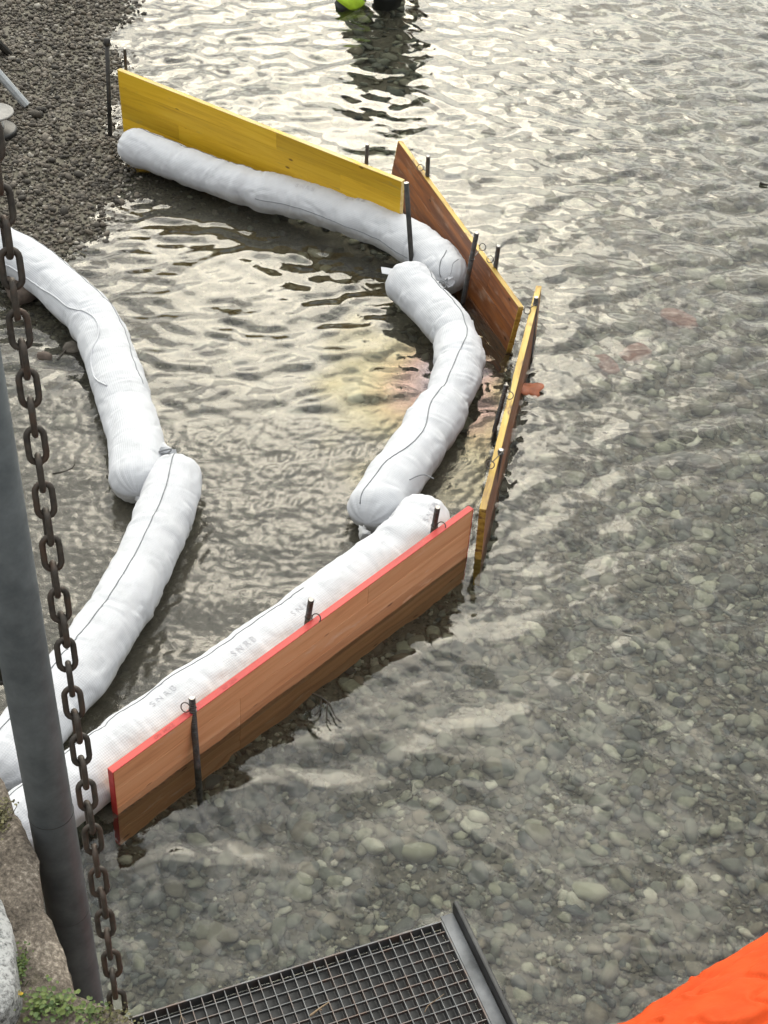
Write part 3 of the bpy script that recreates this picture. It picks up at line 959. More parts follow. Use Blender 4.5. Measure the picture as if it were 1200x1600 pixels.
# ------------------------------------------------------------------ white absorbent booms
def boom(label, ctrl, R, seed, pinch=(), seams=(), prints=(), cap=(0.13, 0.13), flat=0.93):
    c, s = catmull(ctrl, 0.0085)
    Lg = s[-1]
    t, sd, upv = frames(c)
    m = 72
    th = np.linspace(0, 2 * np.pi, m, endpoint=False)
    S_, T_ = np.meshgrid(s, th, indexing='ij')
    r = R * (1 + 0.05 * vnoise(s * 3.0, seed, 0.3, seed) + 0.045 * vnoise(s * 8.5, seed, 0.3, seed + 1))
    for (f, depth, wd) in pinch:
        r = r * (1 - depth * np.exp(-((s / Lg - f) * Lg / wd) ** 2))
    ca = np.clip(s / cap[0], 0, 1)
    cb = np.clip((Lg - s) / cap[1], 0, 1)
    end = np.sqrt(np.clip(1 - (1 - ca) ** 2.3, 0.004, 1)) * np.sqrt(np.clip(1 - (1 - cb) ** 2.3, 0.004, 1))
    rr = (r * end)[:, None] * np.ones_like(T_)
    # folds: ridges that run round the tube, stronger inside bends and near the pinches
    curv = np.linalg.norm(np.gradient(t, axis=0), axis=1) / 0.0085
    bend = np.clip(curv / 2.0, 0, 1.3)
    cx_, sx_ = np.cos(T_), np.sin(T_)
    warp = 0.25 * vnoise(S_ * 5, cx_ * 1.2, sx_ * 1.2, seed + 2)
    w1 = vnoise((S_ + 0.12 * warp) * 17, cx_ * 0.9 + seed, sx_ * 0.9, seed + 3)
    w2 = vnoise((S_ + 0.1 * warp) * 38, cx_ * 1.6, sx_ * 1.6 + seed, seed + 4)
    w3 = fbm(S_ * 9, cx_ * 2.2, sx_ * 2.2 + seed, seed + 6, 3)
    crease = -np.clip(1 - np.abs(w1) * 5, 0, 1)
    rr = rr * (1 + (0.030 + 0.030 * bend[:, None]) * w1 + 0.012 * w2 + 0.030 * w3 + (0.035 + 0.055 * bend[:, None]) * crease * np.clip(0.5 + w3, 0, 1))
    tight = np.zeros_like(S_)
    gt = np.random.default_rng(seed + 70)
    for q_ in range(int(Lg * 40)):
        u0, t0 = gt.uniform(0, Lg), gt.uniform(-2.2, 2.2)
        wl, wt, sl = gt.uniform(0.004, 0.009), gt.uniform(0.25, 0.8), gt.normal(0, 0.035)
        i0, i1 = np.searchsorted(s, [u0 - 0.08, u0 + 0.08])
        dt = (T_[i0:i1] - t0 + np.pi) % (2 * np.pi) - np.pi
        near_pin = max([0.0] + [math.exp(-((u0 / Lg - f_) * Lg / 0.10) ** 2) for (f_, _, _) in pinch])
        k_ = gt.uniform(0.008, 0.032) * (0.7 + 0.9 * near_pin + 0.5 * bend[min(len(s) - 1, int(u0 / Lg * (len(s) - 1)))])
        tight[i0:i1] -= k_ * np.exp(-((S_[i0:i1] - u0 - sl * dt) / wl) ** 2 - (dt / wt) ** 2)
        tight[i0:i1] += 0.7 * k_ * np.exp(-((S_[i0:i1] - u0 - 2.0 * wl - sl * dt) / (wl * 1.4)) ** 2 - (dt / wt) ** 2)
    rr = rr * (1 + tight)
    pk = (1 - np.minimum(ca, cb))[:, None]
    rr = rr * (1 + 0.11 * pk ** 1.5 * np.abs(np.sin(T_ * 7 + 2 * vnoise(T_ * 1.0, seed, 0, seed))) - 0.05 * pk)
    sag = np.where(np.cos(T_) < -0.2, 0.94, 1.0)
    pos = c[:, None, :] + rr[..., None] * (np.sin(T_)[..., None] * sd[:, None, :] * 1.05 + (np.cos(T_) * flat)[..., None] * upv[:, None, :])
    n = len(s)
    root = thing('absorbent_boom', label, 'boom', (float(c[n // 2][0]), float(c[n // 2][1]), float(c[n // 2][2] - R)), 'white absorbent booms')
    org = np.array(root.location)
    faces = [tuple(map(int, f)) for f in grid_faces(n, m)]
    faces += [tuple(range(m))[::-1], tuple((n - 1) * m + k for k in range(m))]
    me = mesh_from('fabric_sleeve', (pos - org).reshape(-1, 3), faces)
    uv = me.uv_layers.new(name='UVMap')
    vi = np.empty(len(me.loops), np.int32)
    me.loops.foreach_get('vertex_index', vi)
    jj = vi % m
    U = np.stack([s[vi // m], jj / m * 2 * np.pi * R], 1)
    uv.data.foreach_set('uv', U.astype(np.float32).ravel())
    sleeve = mobj('fabric_sleeve', me, M['fabric'], root)

    def surf(u, ang, lift):
        fi = np.clip(np.asarray(u) / Lg * (n - 1), 0, n - 1.001)
        fj = (np.asarray(ang) / (2 * np.pi) * m) % m
        i0, j0 = fi.astype(int), fj.astype(int) % m
        a, b = (fi - i0)[:, None], (fj - np.floor(fj))[:, None]
        j1 = (j0 + 1) % m
        p = (pos[i0, j0] * (1 - a) + pos[i0 + 1, j0] * a) * (1 - b) + (pos[i0, j1] * (1 - a) + pos[i0 + 1, j1] * a) * b
        cc = c[i0] * (1 - a) + c[i0 + 1] * a
        d = p - cc
        return p + d / np.maximum(np.linalg.norm(d, axis=1), 1e-6)[:, None] * lift - org

    for (a0, a1, f0, f1, amp, mat, rad_) in seams:
        u = np.linspace(Lg * f0, Lg * f1, int(Lg * (f1 - f0) / 0.014) + 3)
        k = (u / Lg - f0) / (f1 - f0)
        ang = a0 + (a1 - a0) * k + amp * vnoise(u * 3.2, seed, 0.2, seed + 31)
        mobj('seam', rod_mesh('seam', surf(u, ang, rad_ * 0.6), rad_, 5, ref=(0.1, 0.2, 1)), mat, sleeve)
    for (u0, a0, size, body, turn) in prints:
        cu = bpy.data.curves.new('faded_print', 'FONT')
        cu.body = body
        cu.size = size
        cu.space_character = 1.5
        cu.align_x = 'CENTER'
        tmp = bpy.data.objects.new('faded_print', cu)
        COL.objects.link(tmp)
        bpy.context.view_layer.update()
        tm = bpy.data.meshes.new_from_object(tmp.evaluated_get(bpy.context.evaluated_depsgraph_get()))
        bpy.data.objects.remove(tmp)
        bm = bmesh.new()
        bm.from_mesh(tm)
        bmesh.ops.triangulate(bm, faces=bm.faces)
        bm.to_mesh(tm)
        bm.free()
        co = np.empty(len(tm.vertices) * 3)
        tm.vertices.foreach_get('co', co)
        co = co.reshape(-1, 3)
        new = surf(u0 + turn * co[:, 0], a0 - turn * co[:, 1] / R, 0.0018)
        tm.vertices.foreach_set('co', new.astype(np.float32).ravel())
        tm.update()
        tm.materials.clear()
        mobj('faded_print', tm, M['print'], sleeve)
    return root, surf, Lg

TD = M['thread']
FW = M['fabric']
zc = 0.085
boomY, sY, LY = boom('white boom lying along the foot of the yellow panel', [(-1.587, 7.798, 0.140), (-1.354, 7.690, 0.120), (-1.047, 7.525, 0.100), (-0.787, 7.407, 0.090), (-0.534, 7.326, 0.085), (-0.282, 7.188, 0.085), (-0.071, 7.064, 0.085), (0.102, 6.901, 0.085), (0.236, 6.702, 0.085), (0.309, 6.539, 0.075)],
    0.112, 3, pinch=[(0.37, 0.15, 0.05), (0.62, 0.06, 0.05), (0.17, 0.07, 0.035), (0.26, 0.05, 0.03)], seams=[(-0.45, -0.5, 0.04, 0.38, 0.10, TD, 0.0020), (1.45, 1.55, 0.40, 0.86, 0.12, TD, 0.0020), (-0.1, 1.0, 0.93, 0.985, 0.1, TD, 0.0024)],
    prints=[(1.20, 0.35, 0.038, 'SNRB', 1), (1.50, 0.05, 0.038, 'SNRB', 1)])
boomS, sS, LS = boom('white S-curved boom in the middle, crossing inside the brown panel', [(0.033, 6.593, 0.110), (0.108, 6.422, 0.100), (0.221, 6.237, 0.090), (0.302, 6.055, 0.085), (0.319, 5.815, 0.085), (0.267, 5.557, 0.085), (0.182, 5.310, 0.085), (0.100, 5.098, 0.085), (0.012, 4.879, 0.085), (-0.071, 4.669, 0.075)],
    0.114, 11, pinch=[(0.30, 0.09, 0.04), (0.55, 0.12, 0.045), (0.70, 0.06, 0.04), (0.42, 0.05, 0.03)], seams=[(-0.65, 0.35, 0.02, 0.985, 0.35, TD, 0.0024)])
boomL, sL, LL = boom('white boom curving from the beach down the left side behind the chain', [(-2.285, 6.572, 0.190), (-2.095, 6.574, 0.170), (-1.929, 6.539, 0.140), (-1.741, 6.394, 0.120), (-1.570, 6.205, 0.100), (-1.429, 6.023, 0.090), (-1.308, 5.744, 0.085), (-1.201, 5.450, 0.085), (-1.108, 5.173, 0.085), (-1.051, 4.932, 0.085), (-1.025, 4.776, 0.075)],
    0.115, 23, pinch=[(0.42, 0.04, 0.05), (0.75, 0.05, 0.05)], seams=[(-0.75, -0.85, 0.04, 0.72, 0.12, TD, 0.0018), (0.95, 0.55, 0.10, 0.72, 0.55, FW, 0.0045)])
boomM, sM, LM = boom('white boom slanting from mid-left down behind the grey pipe', [(-0.880, 4.983, 0.100), (-0.888, 4.859, 0.095), (-0.902, 4.616, 0.090), (-0.938, 4.350, 0.090), (-0.988, 4.104, 0.090), (-1.076, 3.791, 0.090), (-1.153, 3.591, 0.090), (-1.225, 3.393, 0.090), (-1.299, 3.228, 0.080)],
    0.116, 37, pinch=[(0.22, 0.03, 0.05), (0.5, 0.03, 0.05)], seams=[(0.0, 0.35, 0.01, 0.97, 0.12, TD, 0.0022)])
boomF, sF, LF = boom('long white boom behind the red-edged panel in front', [(0.189, 4.746, 0.130), (0.109, 4.530, 0.115), (-0.061, 4.330, 0.100), (-0.260, 4.099, 0.095), (-0.450, 3.881, 0.090), (-0.629, 3.674, 0.090), (-0.793, 3.486, 0.085), (-0.932, 3.325, 0.080), (-1.052, 3.184, 0.075), (-1.148, 3.075, 0.070), (-1.203, 3.009, 0.070)],
    0.118, 51, pinch=[(0.16, 0.04, 0.05), (0.4, 0.03, 0.05)], seams=[(0.5, 0.62, 0.35, 0.985, 0.06, TD, 0.0020)],
    prints=[(0.86, -0.25, 0.036, 'SNRB', -1), (1.16, -0.2, 0.036, 'SNRB', -1), (1.52, 0.0, 0.036, 'SNRB', -1), (0.14, -0.5, 0.036, 'SNRB', -1)])
# sewn flap at the head of the S boom, gathered tails at two ends
fl = box_mesh('end_flap', 0.075, 0.05, 0.004, 0.0015, 1)
o = mobj('end_flap', fl, M['fabric'], boomS)
o.location = Vector((-0.035, 6.579, 0.115)) - boomS.location
o.rotation_euler = (0.2, 0.25, 0.2)
fl.uv_layers.new(name='UVMap')

def tuft(parent, p, direction, ln, seed):
    c = [np.array(p) + np.array(direction) * k * ln for k in (0, 0.3, 0.6, 1.0)]
    me = rod_mesh('gathered_tail', c, np.array([0.016, 0.012, 0.022, 0.026]), 14)
    g_ = np.random.default_rng(seed)
    for v in me.vertices:
        v.co += Vector(g_.normal(0, 0.0035, 3))
    me.uv_layers.new(name='UVMap')
    mobj('gathered_tail', me, M['fabric'], parent)

def rel(p, o_):
    return np.array(p) - np.array(o_.location)

tuft(boomL, rel((-1.027, 4.782, 0.060), boomL), (0.45, -0.8, -0.3), 0.07, 1)
tuft(boomS, rel((-0.086, 4.653, 0.060), boomS), (0.3, -0.9, -0.1), 0.05, 2)
tuft(boomY, rel((0.265, 6.463, 0.150), boomY), (0.2, -0.8, 0.35), 0.05, 3)
tuft(boomM, rel((-0.902, 4.980, 0.150), boomM), (-0.9, 0.3, 0.1), 0.06, 4)
# binding wires where booms meet
def binding(parent, pts, r=0.0028):
    mobj('binding_wire', rod_mesh('binding_wire', [tuple(rel(p_, parent)) for p_ in pts], r, 6, step=0.006), M['thread'], parent)
binding(boomS, [(0.200, 4.829, 0.200), (0.162, 4.839, 0.210), (0.130, 4.822, 0.215), (0.099, 4.801, 0.210)])
binding(boomY, [(0.210, 6.394, 0.160), (0.230, 6.395, 0.190), (0.254, 6.382, 0.170), (0.232, 6.361, 0.160), (0.213, 6.390, 0.170), (0.263, 6.426, 0.180)])
binding(boomY, [(0.254, 6.400, 0.170), (0.278, 6.477, 0.190), (0.287, 6.541, 0.200), (0.315, 6.620, 0.180)], 0.0022)
binding(boomM, [(-0.955, 4.921, 0.200), (-0.928, 4.923, 0.210), (-0.902, 4.930, 0.210), (-0.917, 4.915, 0.200), (-0.943, 4.913, 0.200)], 0.004)

# ------------------------------------------------------------------ hanging chain
def link_mesh(inner, width, wire):
    """stadium link: long axis Z, flat in XZ; inner pitch, outer width."""
    rc = (width - wire) / 2
    hl = (inner + wire) / 2 - rc
    pts = []
    for k in range(9):
        a = math.pi * k / 8
        pts.append((rc * math.cos(a), 0, hl + rc * math.sin(a)))
    for k in range(9):
        a = math.pi + math.pi * k / 8
        pts.append((rc * math.cos(a), 0, -hl + rc * math.sin(a)))
    pts = np.array(pts)
    n, seg = len(pts), 10
    t = np.roll(pts, -1, 0) - np.roll(pts, 1, 0)
    t /= np.linalg.norm(t, axis=1)[:, None]
    b = np.array([0.0, 1.0, 0.0])
    u = np.cross(b, t)
    a = np.linspace(0, 2 * np.pi, seg, endpoint=False)
    v = pts[:, None, :] + wire / 2 * (np.cos(a)[None, :, None] * u[:, None, :] + np.sin(a)[None, :, None] * b)
    i = np.arange(n)[:, None]
    j = np.arange(seg)[None, :]
    f = np.stack([i * seg + j, i * seg + (j + 1) % seg, ((i + 1) % n) * seg + (j + 1) % seg, ((i + 1) % n) * seg + j], -1).reshape(-1, 4)
    return mesh_from('link', v.reshape(-1, 3), f)

CA, CB = Vector((-0.507, 1.700, 3.093)), Vector((-0.402, 1.345, 1.825))
pitch = 0.0418
dirv = (CB - CA).normalized()
ctop = CA - dirv * pitch * 12
nl = int((CB - ctop).length / pitch)
chain = thing('chain', 'rusty dark steel chain hanging beside the grey pipe', 'chain', tuple(CB))
lm = link_mesh(pitch, 0.033, 0.0094)
lm.materials.append(M['chain'])
zax = -dirv
view = Vector((0.0, -1.0, 0.0))
xa = view.cross(zax).normalized()
ya = zax.cross(xa)
for i in range(nl):
    c = ctop + dirv * pitch * (i + 0.5)
    ang = rad(20 if i % 2 == 0 else 112) + random.uniform(-0.14, 0.14)
    xx = xa * math.cos(ang) + ya * math.sin(ang)
    yv = zax.cross(xx)
    o = bpy.data.objects.new('link', lm)
    link(o, chain)
    c = c - CB + xa * random.uniform(-0.0012, 0.0012)
    o.matrix_local = Matrix(((xx.x, yv.x, zax.x, c.x), (xx.y, yv.y, zax.y, c.y), (xx.z, yv.z, zax.z, c.z), (0, 0, 0, 1)))

# ------------------------------------------------------------------ pipes
pb = Vector((-0.595, 1.750, 1.820))
pz = float(bed_z(pb.x, pb.y)) - 0.1
pr_ = 0.0425
root = thing('steel_pipe', 'thick grey galvanised pipe standing upright at the left edge', 'pipe', (pb.x, pb.y, pz))
pts = [(0, 0, 0), (0, 0, 1.0), (0, 0, 1.55 - pz), (0, 0, 1.556 - pz), (0, 0, 1.86 - pz), (0, 0, 1.864 - pz), (-0.002, 0, 3.62 - pz)]
tube_o = mobj('tube', rod_mesh('tube', pts, np.array([1.0, 1.0, 1.0, 0.985, 0.985, 0.97, 0.97]) * pr_, 40, ref=(0, 1, 0)), M['pipe'], root)
for zz in (1.553, 1.862):
    tt = np.linspace(0, 2 * np.pi, 41)
    mobj('weld_seam', rod_mesh('weld_seam', np.stack([pr_ * 0.985 * np.cos(tt), pr_ * 0.985 * np.sin(tt), np.full(41, zz - pz)], 1), 0.0007, 6, ref=(0, 0, 1), caps=False), M['pole'], tube_o)
tt = np.linspace(0, 2 * np.pi, 33)
e0 = ctop - Vector((pb.x, pb.y, pz))
e1 = Vector((0, 0, e0.z + 0.01))
dd = (e0 - e1).normalized()
eye = mobj('eye_bolt', rod_mesh('eye_bolt', [tuple(e1), tuple(e1 + (e0 - e1) * 0.5), tuple(e0 - dd * 0.016)], 0.006, 10, ref=(0, 0, 1)), M['chain'], root)
mobj('eye_ring', rod_mesh('eye_ring', np.array(e0) + 0.018 * (np.cos(tt)[:, None] * np.array(dd) + np.sin(tt)[:, None] * np.array((0, 0, 1.0))), 0.005, 8, ref=tuple(dd.cross(Vector((0, 0, 1)))), caps=False), M['chain'], eye)
pc = Vector((-0.720, 1.980, 2.143))
zq = float(bed_z(pc.x, pc.y)) - 0.1
root = thing('steel_pipe', 'narrow dark bar half hidden left of the grey pipe', 'pipe', (pc.x, pc.y, 1.70))
mobj('tube', rod_mesh('tube', [(0, 0, 0.28), (0, 0, 0.8), (0, 0, 1.7)], 0.018, 16, ref=(0, 1, 0)), M['pole'], root)
mobj('foot_plate', box_mesh('foot_plate', 0.05, 0.04, 0.012, 0.002, 1, (0, 0, 0.276)), M['pole'], root)

# ------------------------------------------------------------------ quay wall of rough stones
def slab(poly, ztop, depth, seed, mat, parent, rough=0.012, taper=0.05, rnd=0.03, res=150):
    P = np.array(poly, float)
    P = np.concatenate([P, P[:1]])
    s_ = np.concatenate([[0], np.cumsum(np.linalg.norm(np.diff(P, axis=0), axis=1))])
    q = np.linspace(0, s_[-1], res, endpoint=False)
    ring = np.stack([np.interp(q, s_, P[:, 0]), np.interp(q, s_, P[:, 1])], 1)
    for _ in range(3):
        ring = 0.5 * ring + 0.25 * (np.roll(ring, 1, 0) + np.roll(ring, -1, 0))
    c = ring.mean(0)
    V = []
    for t in np.concatenate([np.linspace(0.02, 0.9, 26), np.linspace(0.915, 1.0, 9)]):
        e_ = np.linalg.norm((ring - c) * (1 - t), axis=1)
        drop = rnd * (1 - np.clip(e_ / rnd, 0, 1)) ** 2 * 0.6
        V.append(np.column_stack([c + (ring - c) * t, ztop - drop]))
    nsd = 16
    for k in range(1, nsd + 1):
        f = k / nsd
        V.append(np.column_stack([c + (ring - c) * (1 + 0.02 * math.sin(math.pi * f) - taper * f * 0.3), np.full(res, ztop - rnd * 0.6 - depth * f)]))
    n = len(V)
    V = np.array(V).reshape(-1, 3)
    d = fbm(V[:, 0] * 7, V[:, 1] * 7, V[:, 2] * 7, seed, 5, 0.55)
    d2 = fbm(V[:, 0] * 7 + 9, V[:, 1] * 7, V[:, 2] * 7, seed + 3, 5, 0.55)
    V[:, 2] += rough * d
    V[:, 0] += rough * 0.8 * d2
    V[:, 1] += rough * 0.8 * d
    faces = [tuple(map(int, f)) for f in grid_faces(n, res)] + [tuple(range(res))[::-1], tuple((n - 1) * res + k for k in range(res))]
    return mobj('stone_block', mesh_from('stone_block', V, faces), mat, parent)

wall = thing('stone_wall', 'mossy granite quay wall at the lower left corner', 'wall', (0, 0, 0))
WZ = 1.86
def xy(*ps):
    return [(p_[0], p_[1]) for p_ in ps]
slab(xy((-0.903, 1.918, 1.860), (-0.760, 1.894, 1.860), (-0.707, 1.834, 1.860), (-0.665, 1.757, 1.860), (-0.632, 1.688, 1.860), (-0.608, 1.653, 1.860), (-0.582, 1.585, 1.860), (-0.549, 1.520, 1.860), (-0.518, 1.462, 1.860), (-0.482, 1.392, 1.860), (-0.440, 1.352, 1.860), (-0.379, 1.335, 1.860), (-0.341, 1.259, 1.860), (-0.427, 1.106, 1.860), (-0.818, 1.191, 1.860)), 1.86, 0.55, 5, M['granite'], wall)
slab(xy((-0.921, 1.536, 1.930), (-0.679, 1.543, 1.930), (-0.632, 1.524, 1.930), (-0.600, 1.463, 1.930), (-0.577, 1.390, 1.930), (-0.567, 1.337, 1.930), (-0.583, 1.290, 1.930), (-0.763, 1.220, 1.930)), 1.93, 0.12, 9, M['granite_white'], wall, 0.006)
slab([(-1.9, 2.0), (-0.85, 1.78), (-0.62, 1.62), (-0.40, 1.28), (-0.40, 0.6), (-1.9, 0.6)], 1.28, 0.95, 15, M['granite'], wall, 0.02)
slab([(-2.0, 2.05), (-0.88, 1.80), (-0.60, 1.64), (-0.36, 1.30), (-0.36, 0.5), (-2.0, 0.5)], 0.30, 0.95, 16, M['granite'], wall, 0.02)
slab([(-0.36, 1.05), (0.55, 1.02), (0.58, 0.2), (-0.36, 0.2)], 1.80, 0.6, 25, M['granite'], wall, 0.015)
slab([(0.60, 1.0), (1.6, 1.04), (1.6, 0.2), (0.60, 0.2)], 1.82, 0.6, 26, M['granite'], wall, 0.015)
slab([(-0.33, 1.08), (1.7, 1.06), (1.7, 0.2), (-0.33, 0.2)], 1.16, 1.75, 27, M['granite'], wall, 0.02)
slab([(-1.95, 0.5), (1.7, 0.18), (1.7, -2.5), (-1.95, -2.5)], 2.40, 2.8, 28, M['granite'], wall, 0.015)

# low plants in the joints of the wall
def leaf_cloud(name, center, spread, n, size, seed, flat=0.5):
    g_ = np.random.default_rng(seed)
    V, Fc = [], []
    for k in range(n):
        p_ = np.array(center) + g_.normal(0, 1, 3) * np.array(spread) * 0.5
        p_[2] = center[2] + abs(g_.normal(0, spread[2]))
        s_ = size * g_.uniform(0.6, 1.3)
        a = g_.uniform(0, 6.28)
        d = np.array([math.cos(a), math.sin(a), g_.uniform(-0.2, 0.7)])
        d /= np.linalg.norm(d)
        w = np.cross(d, [0, 0, 1]) + g_.normal(0, flat * 0.4, 3)
        w /= np.linalg.norm(w)
        nn = np.cross(w, d)
        base = len(V)
        for (u_, v_, z_) in ((0, 0, 0), (0.35, 0.42, 0.10), (0.75, 0.36, 0.06), (1.0, 0, -0.1), (0.75, -0.36, 0.06), (0.35, -0.42, 0.10)):
            V.append(p_ + s_ * (u_ * d + v_ * w + z_ * nn))
        Fc += [(base, base + 1, base + 2, base + 3), (base, base + 3, base + 4, base + 5)]
    return mesh_from(name, np.array(V), Fc)

def weed(name, label, cat, loc, spread, n, size, mat, seed, stems=14):
    root = thing(name, label, cat, loc)
    mobj('foliage', leaf_cloud('foliage', (0, 0, 0.0), spread, n, size, seed), mat, root)
    g_ = np.random.default_rng(seed + 1)
    bmv, bmf = [], []
    for k in range(stems):
        a = g_.normal(0, 0.4, 2) * np.array(spread[:2])
        b = a + g_.normal(0, 0.006, 2)
        me_ = [(a[0], a[1], -0.012), (b[0], b[1], spread[2] * g_.uniform(0.5, 1.2))]
        base = len(bmv)
        for (qx, qy, qz) in me_:
            for an in (0, 2.1, 4.2):
                bmv.append((qx + 0.0009 * math.cos(an), qy + 0.0009 * math.sin(an), qz))
        bmf += [(base + i, base + (i + 1) % 3, base + 3 + (i + 1) % 3, base + 3 + i) for i in range(3)]
    tag(mobj('stems', mesh_from('stems', np.array(bmv), bmf), mat, root), kind='stuff')
    return root

w1 = weed('weed', 'small green leafy weed with yellow flower in the wall joint', 'plant', (-0.522, 1.344, 1.865), (0.055, 0.030, 0.014), 210, 0.0085, M['leaf'], 3)
mobj('flower', leaf_cloud('flower', rel((-0.569, 1.356, 1.885), w1), (0.008, 0.008, 0.003), 16, 0.005, 8), M['petal'], w1)
weed('weed', 'small green weed right of the other, below the pipe foot', 'plant', (-0.449, 1.331, 1.865), (0.032, 0.022, 0.012), 110, 0.0075, M['leaf'], 13)
weed('moss_tuft', 'brown dry moss under the lower end of the chain', 'moss', (-0.406, 1.326, 1.860), (0.030, 0.02, 0.010), 240, 0.005, M['moss'], 17)
weed('moss_tuft', 'dark moss on the wall edge beside the boom ends', 'moss', (-0.691, 1.724, 1.865), (0.030, 0.040, 0.007), 420, 0.006, M['moss'], 21)
weed('moss_tuft', 'thin green moss strip in the crack of the granite', 'moss', (-0.578, 1.408, 1.865), (0.010, 0.050, 0.006), 160, 0.005, M['leaf'], 29)

# ------------------------------------------------------------------ steel grating step
g0, g1 = Vector((-0.623, 2.197, 0.400)), Vector((0.223, 2.550, 0.400))
ex = (g1 - g0).normalized()
ey = Vector((0, 0, 1)).cross(ex)            # away from the camera
ln = (g1 - g0).length + 0.033 * 4
dp = 0.033 * 21
org = g1 - ex * ln
mtx = Matrix(((ex.x, ey.x, 0, org.x), (ex.y, ey.y, 0, org.y), (0, 0, 1, 0.40), (0, 0, 0, 1)))
gr = thing('grating_step', 'galvanised steel grating platform at the bottom edge', 'grating', matrix=mtx)
nb = int(round(ln / 0.0328))
me = box_mesh('bearing_bar', 0.0022, dp - 0.004, 0.030, 0.0, 1, (0, 0, -0.015))
me.materials.append(M['galv'])
for k in range(1, nb):
    o = bpy.data.objects.new('bearing_bar', me)
    link(o, gr)
    o.location = (ln * k / nb, -dp / 2, -0.001)
me = box_mesh('cross_bar', ln - 0.004, 0.0024, 0.012, 0.0, 1, (0, 0, -0.006))
me.materials.append(M['galv'])
for k in range(1, 21):
    o = bpy.data.objects.new('cross_bar', me)
    link(o, gr)
    o.location = (ln / 2, -0.033 * k, -0.002)
for (nm, sx, sy, lx, ly) in (('frame_bar', ln + 0.006, 0.005, ln / 2, 0.0), ('frame_bar', ln + 0.006, 0.005, ln / 2, -dp), ('frame_bar', 0.005, dp - 0.006, 0.0, -dp / 2), ('frame_bar', 0.005, dp - 0.006, ln, -dp / 2)):
    mobj(nm, box_mesh(nm, sx, sy, 0.036, 0.0008, 1, (0, 0, -0.018)), M['galv'], gr, (lx, ly, 0.001))
mobj('side_plate', box_mesh('side_plate', 0.040, dp + 0.02, 0.006, 0.0012, 1), M['plate'], gr, (ln + 0.0235, -dp / 2 + 0.008, -0.004))
mobj('angle_rail', box_mesh('angle_rail', 0.016, dp + 0.05, 0.055, 0.005, 2), M['black_steel'], gr, (ln + 0.053, -dp / 2 + 0.004, 0.012))
mobj('shade_backing', box_mesh('shade_backing', ln - 0.006, dp - 0.006, 0.004, 0.0, 1), M['black_steel'], gr, (ln / 2, -dp / 2, -0.040))  # added black sheet, stands in for the shade seen through the bars
for (lx, ly) in ((0.04, -0.05), (ln - 0.04, -0.05), (0.04, -dp + 0.05), (ln - 0.04, -dp + 0.05)):
    wp = mtx @ Vector((lx, ly, 0))
    hgt = 0.40 - 0.04 - float(bed_z(wp.x, wp.y)) + 0.05
    mobj('leg', box_mesh('leg', 0.03, 0.03, hgt, 0.002, 1, (0, 0, -hgt / 2)), M['black_steel'], gr, (lx, ly, -0.037))

def twig(label, pts, r, mat, forks=()):
    c = np.array(pts[0], float)
    root = thing('twig', label, 'twig', tuple(c))
    P_ = [tuple(np.array(p_) - c) for p_ in pts]
    n_ = len(catmull(P_, 0.006)[0])
    mobj('stalk', rod_mesh('stalk', P_, np.linspace(r, r * 0.5, n_), 6, step=0.006), mat, root)
    for fk in forks:
        mobj('side_shoot', rod_mesh('side_shoot', [tuple(np.array(p_) - c) for p_ in fk], r * 0.6, 5, step=0.006), mat, root)

twig('short dry twig lying on the grating, middle', [(-0.138, 2.223, 0.406), (-0.115, 2.243, 0.410), (-0.088, 2.267, 0.408)], 0.0035, M['twig'], [[(-0.115, 2.243, 0.410), (-0.106, 2.243, 0.407)]])
twig('thin curved straw on the grating near its right edge', [(0.176, 2.251, 0.406), (0.186, 2.269, 0.412), (0.208, 2.286, 0.415), (0.230, 2.310, 0.408)], 0.0014, M['twig'])
twig('thin forked straw on the grating near the chain', [(-0.490, 2.181, 0.406), (-0.487, 2.201, 0.412), (-0.493, 2.221, 0.410)], 0.0012, M['twig'], [[(-0.487, 2.201, 0.412), (-0.474, 2.193, 0.408)]])
twig('dark wet twig in shallow water beside the inner boom', [(-1.578, 5.828, 0.004), (-1.552, 5.916, 0.008), (-1.537, 5.970, 0.020)], 0.005, M['wet_twig'])
twig('bent dark stalk on the water near the chain', [(-1.435, 4.983, 0.003), (-1.375, 5.006, 0.006), (-1.354, 5.043, 0.006), (-1.361, 5.109, 0.006)], 0.004, M['wet_twig'])
twig('dark stick standing in for debris and stake reflection below the red-edged panel', [(-0.232, 3.767, 0.016), (-0.198, 3.745, 0.022), (-0.168, 3.717, 0.020), (-0.141, 3.658, 0.018), (-0.119, 3.636, 0.016)], 0.0045, M['wet_twig'], [[(-0.198, 3.746, 0.020), (-0.199, 3.692, 0.018), (-0.216, 3.663, 0.014)], [(-0.173, 3.720, 0.020), (-0.174, 3.662, 0.018), (-0.158, 3.624, 0.014)]])  # dark shape partly stands in for the stake and loop mirrored in the water
twig('tiny dark stick on the open water at the right edge', [(2.088, 7.918, 0.006), (2.107, 7.901, 0.008), (2.130, 7.899, 0.006)], 0.011, M['wet_twig'])

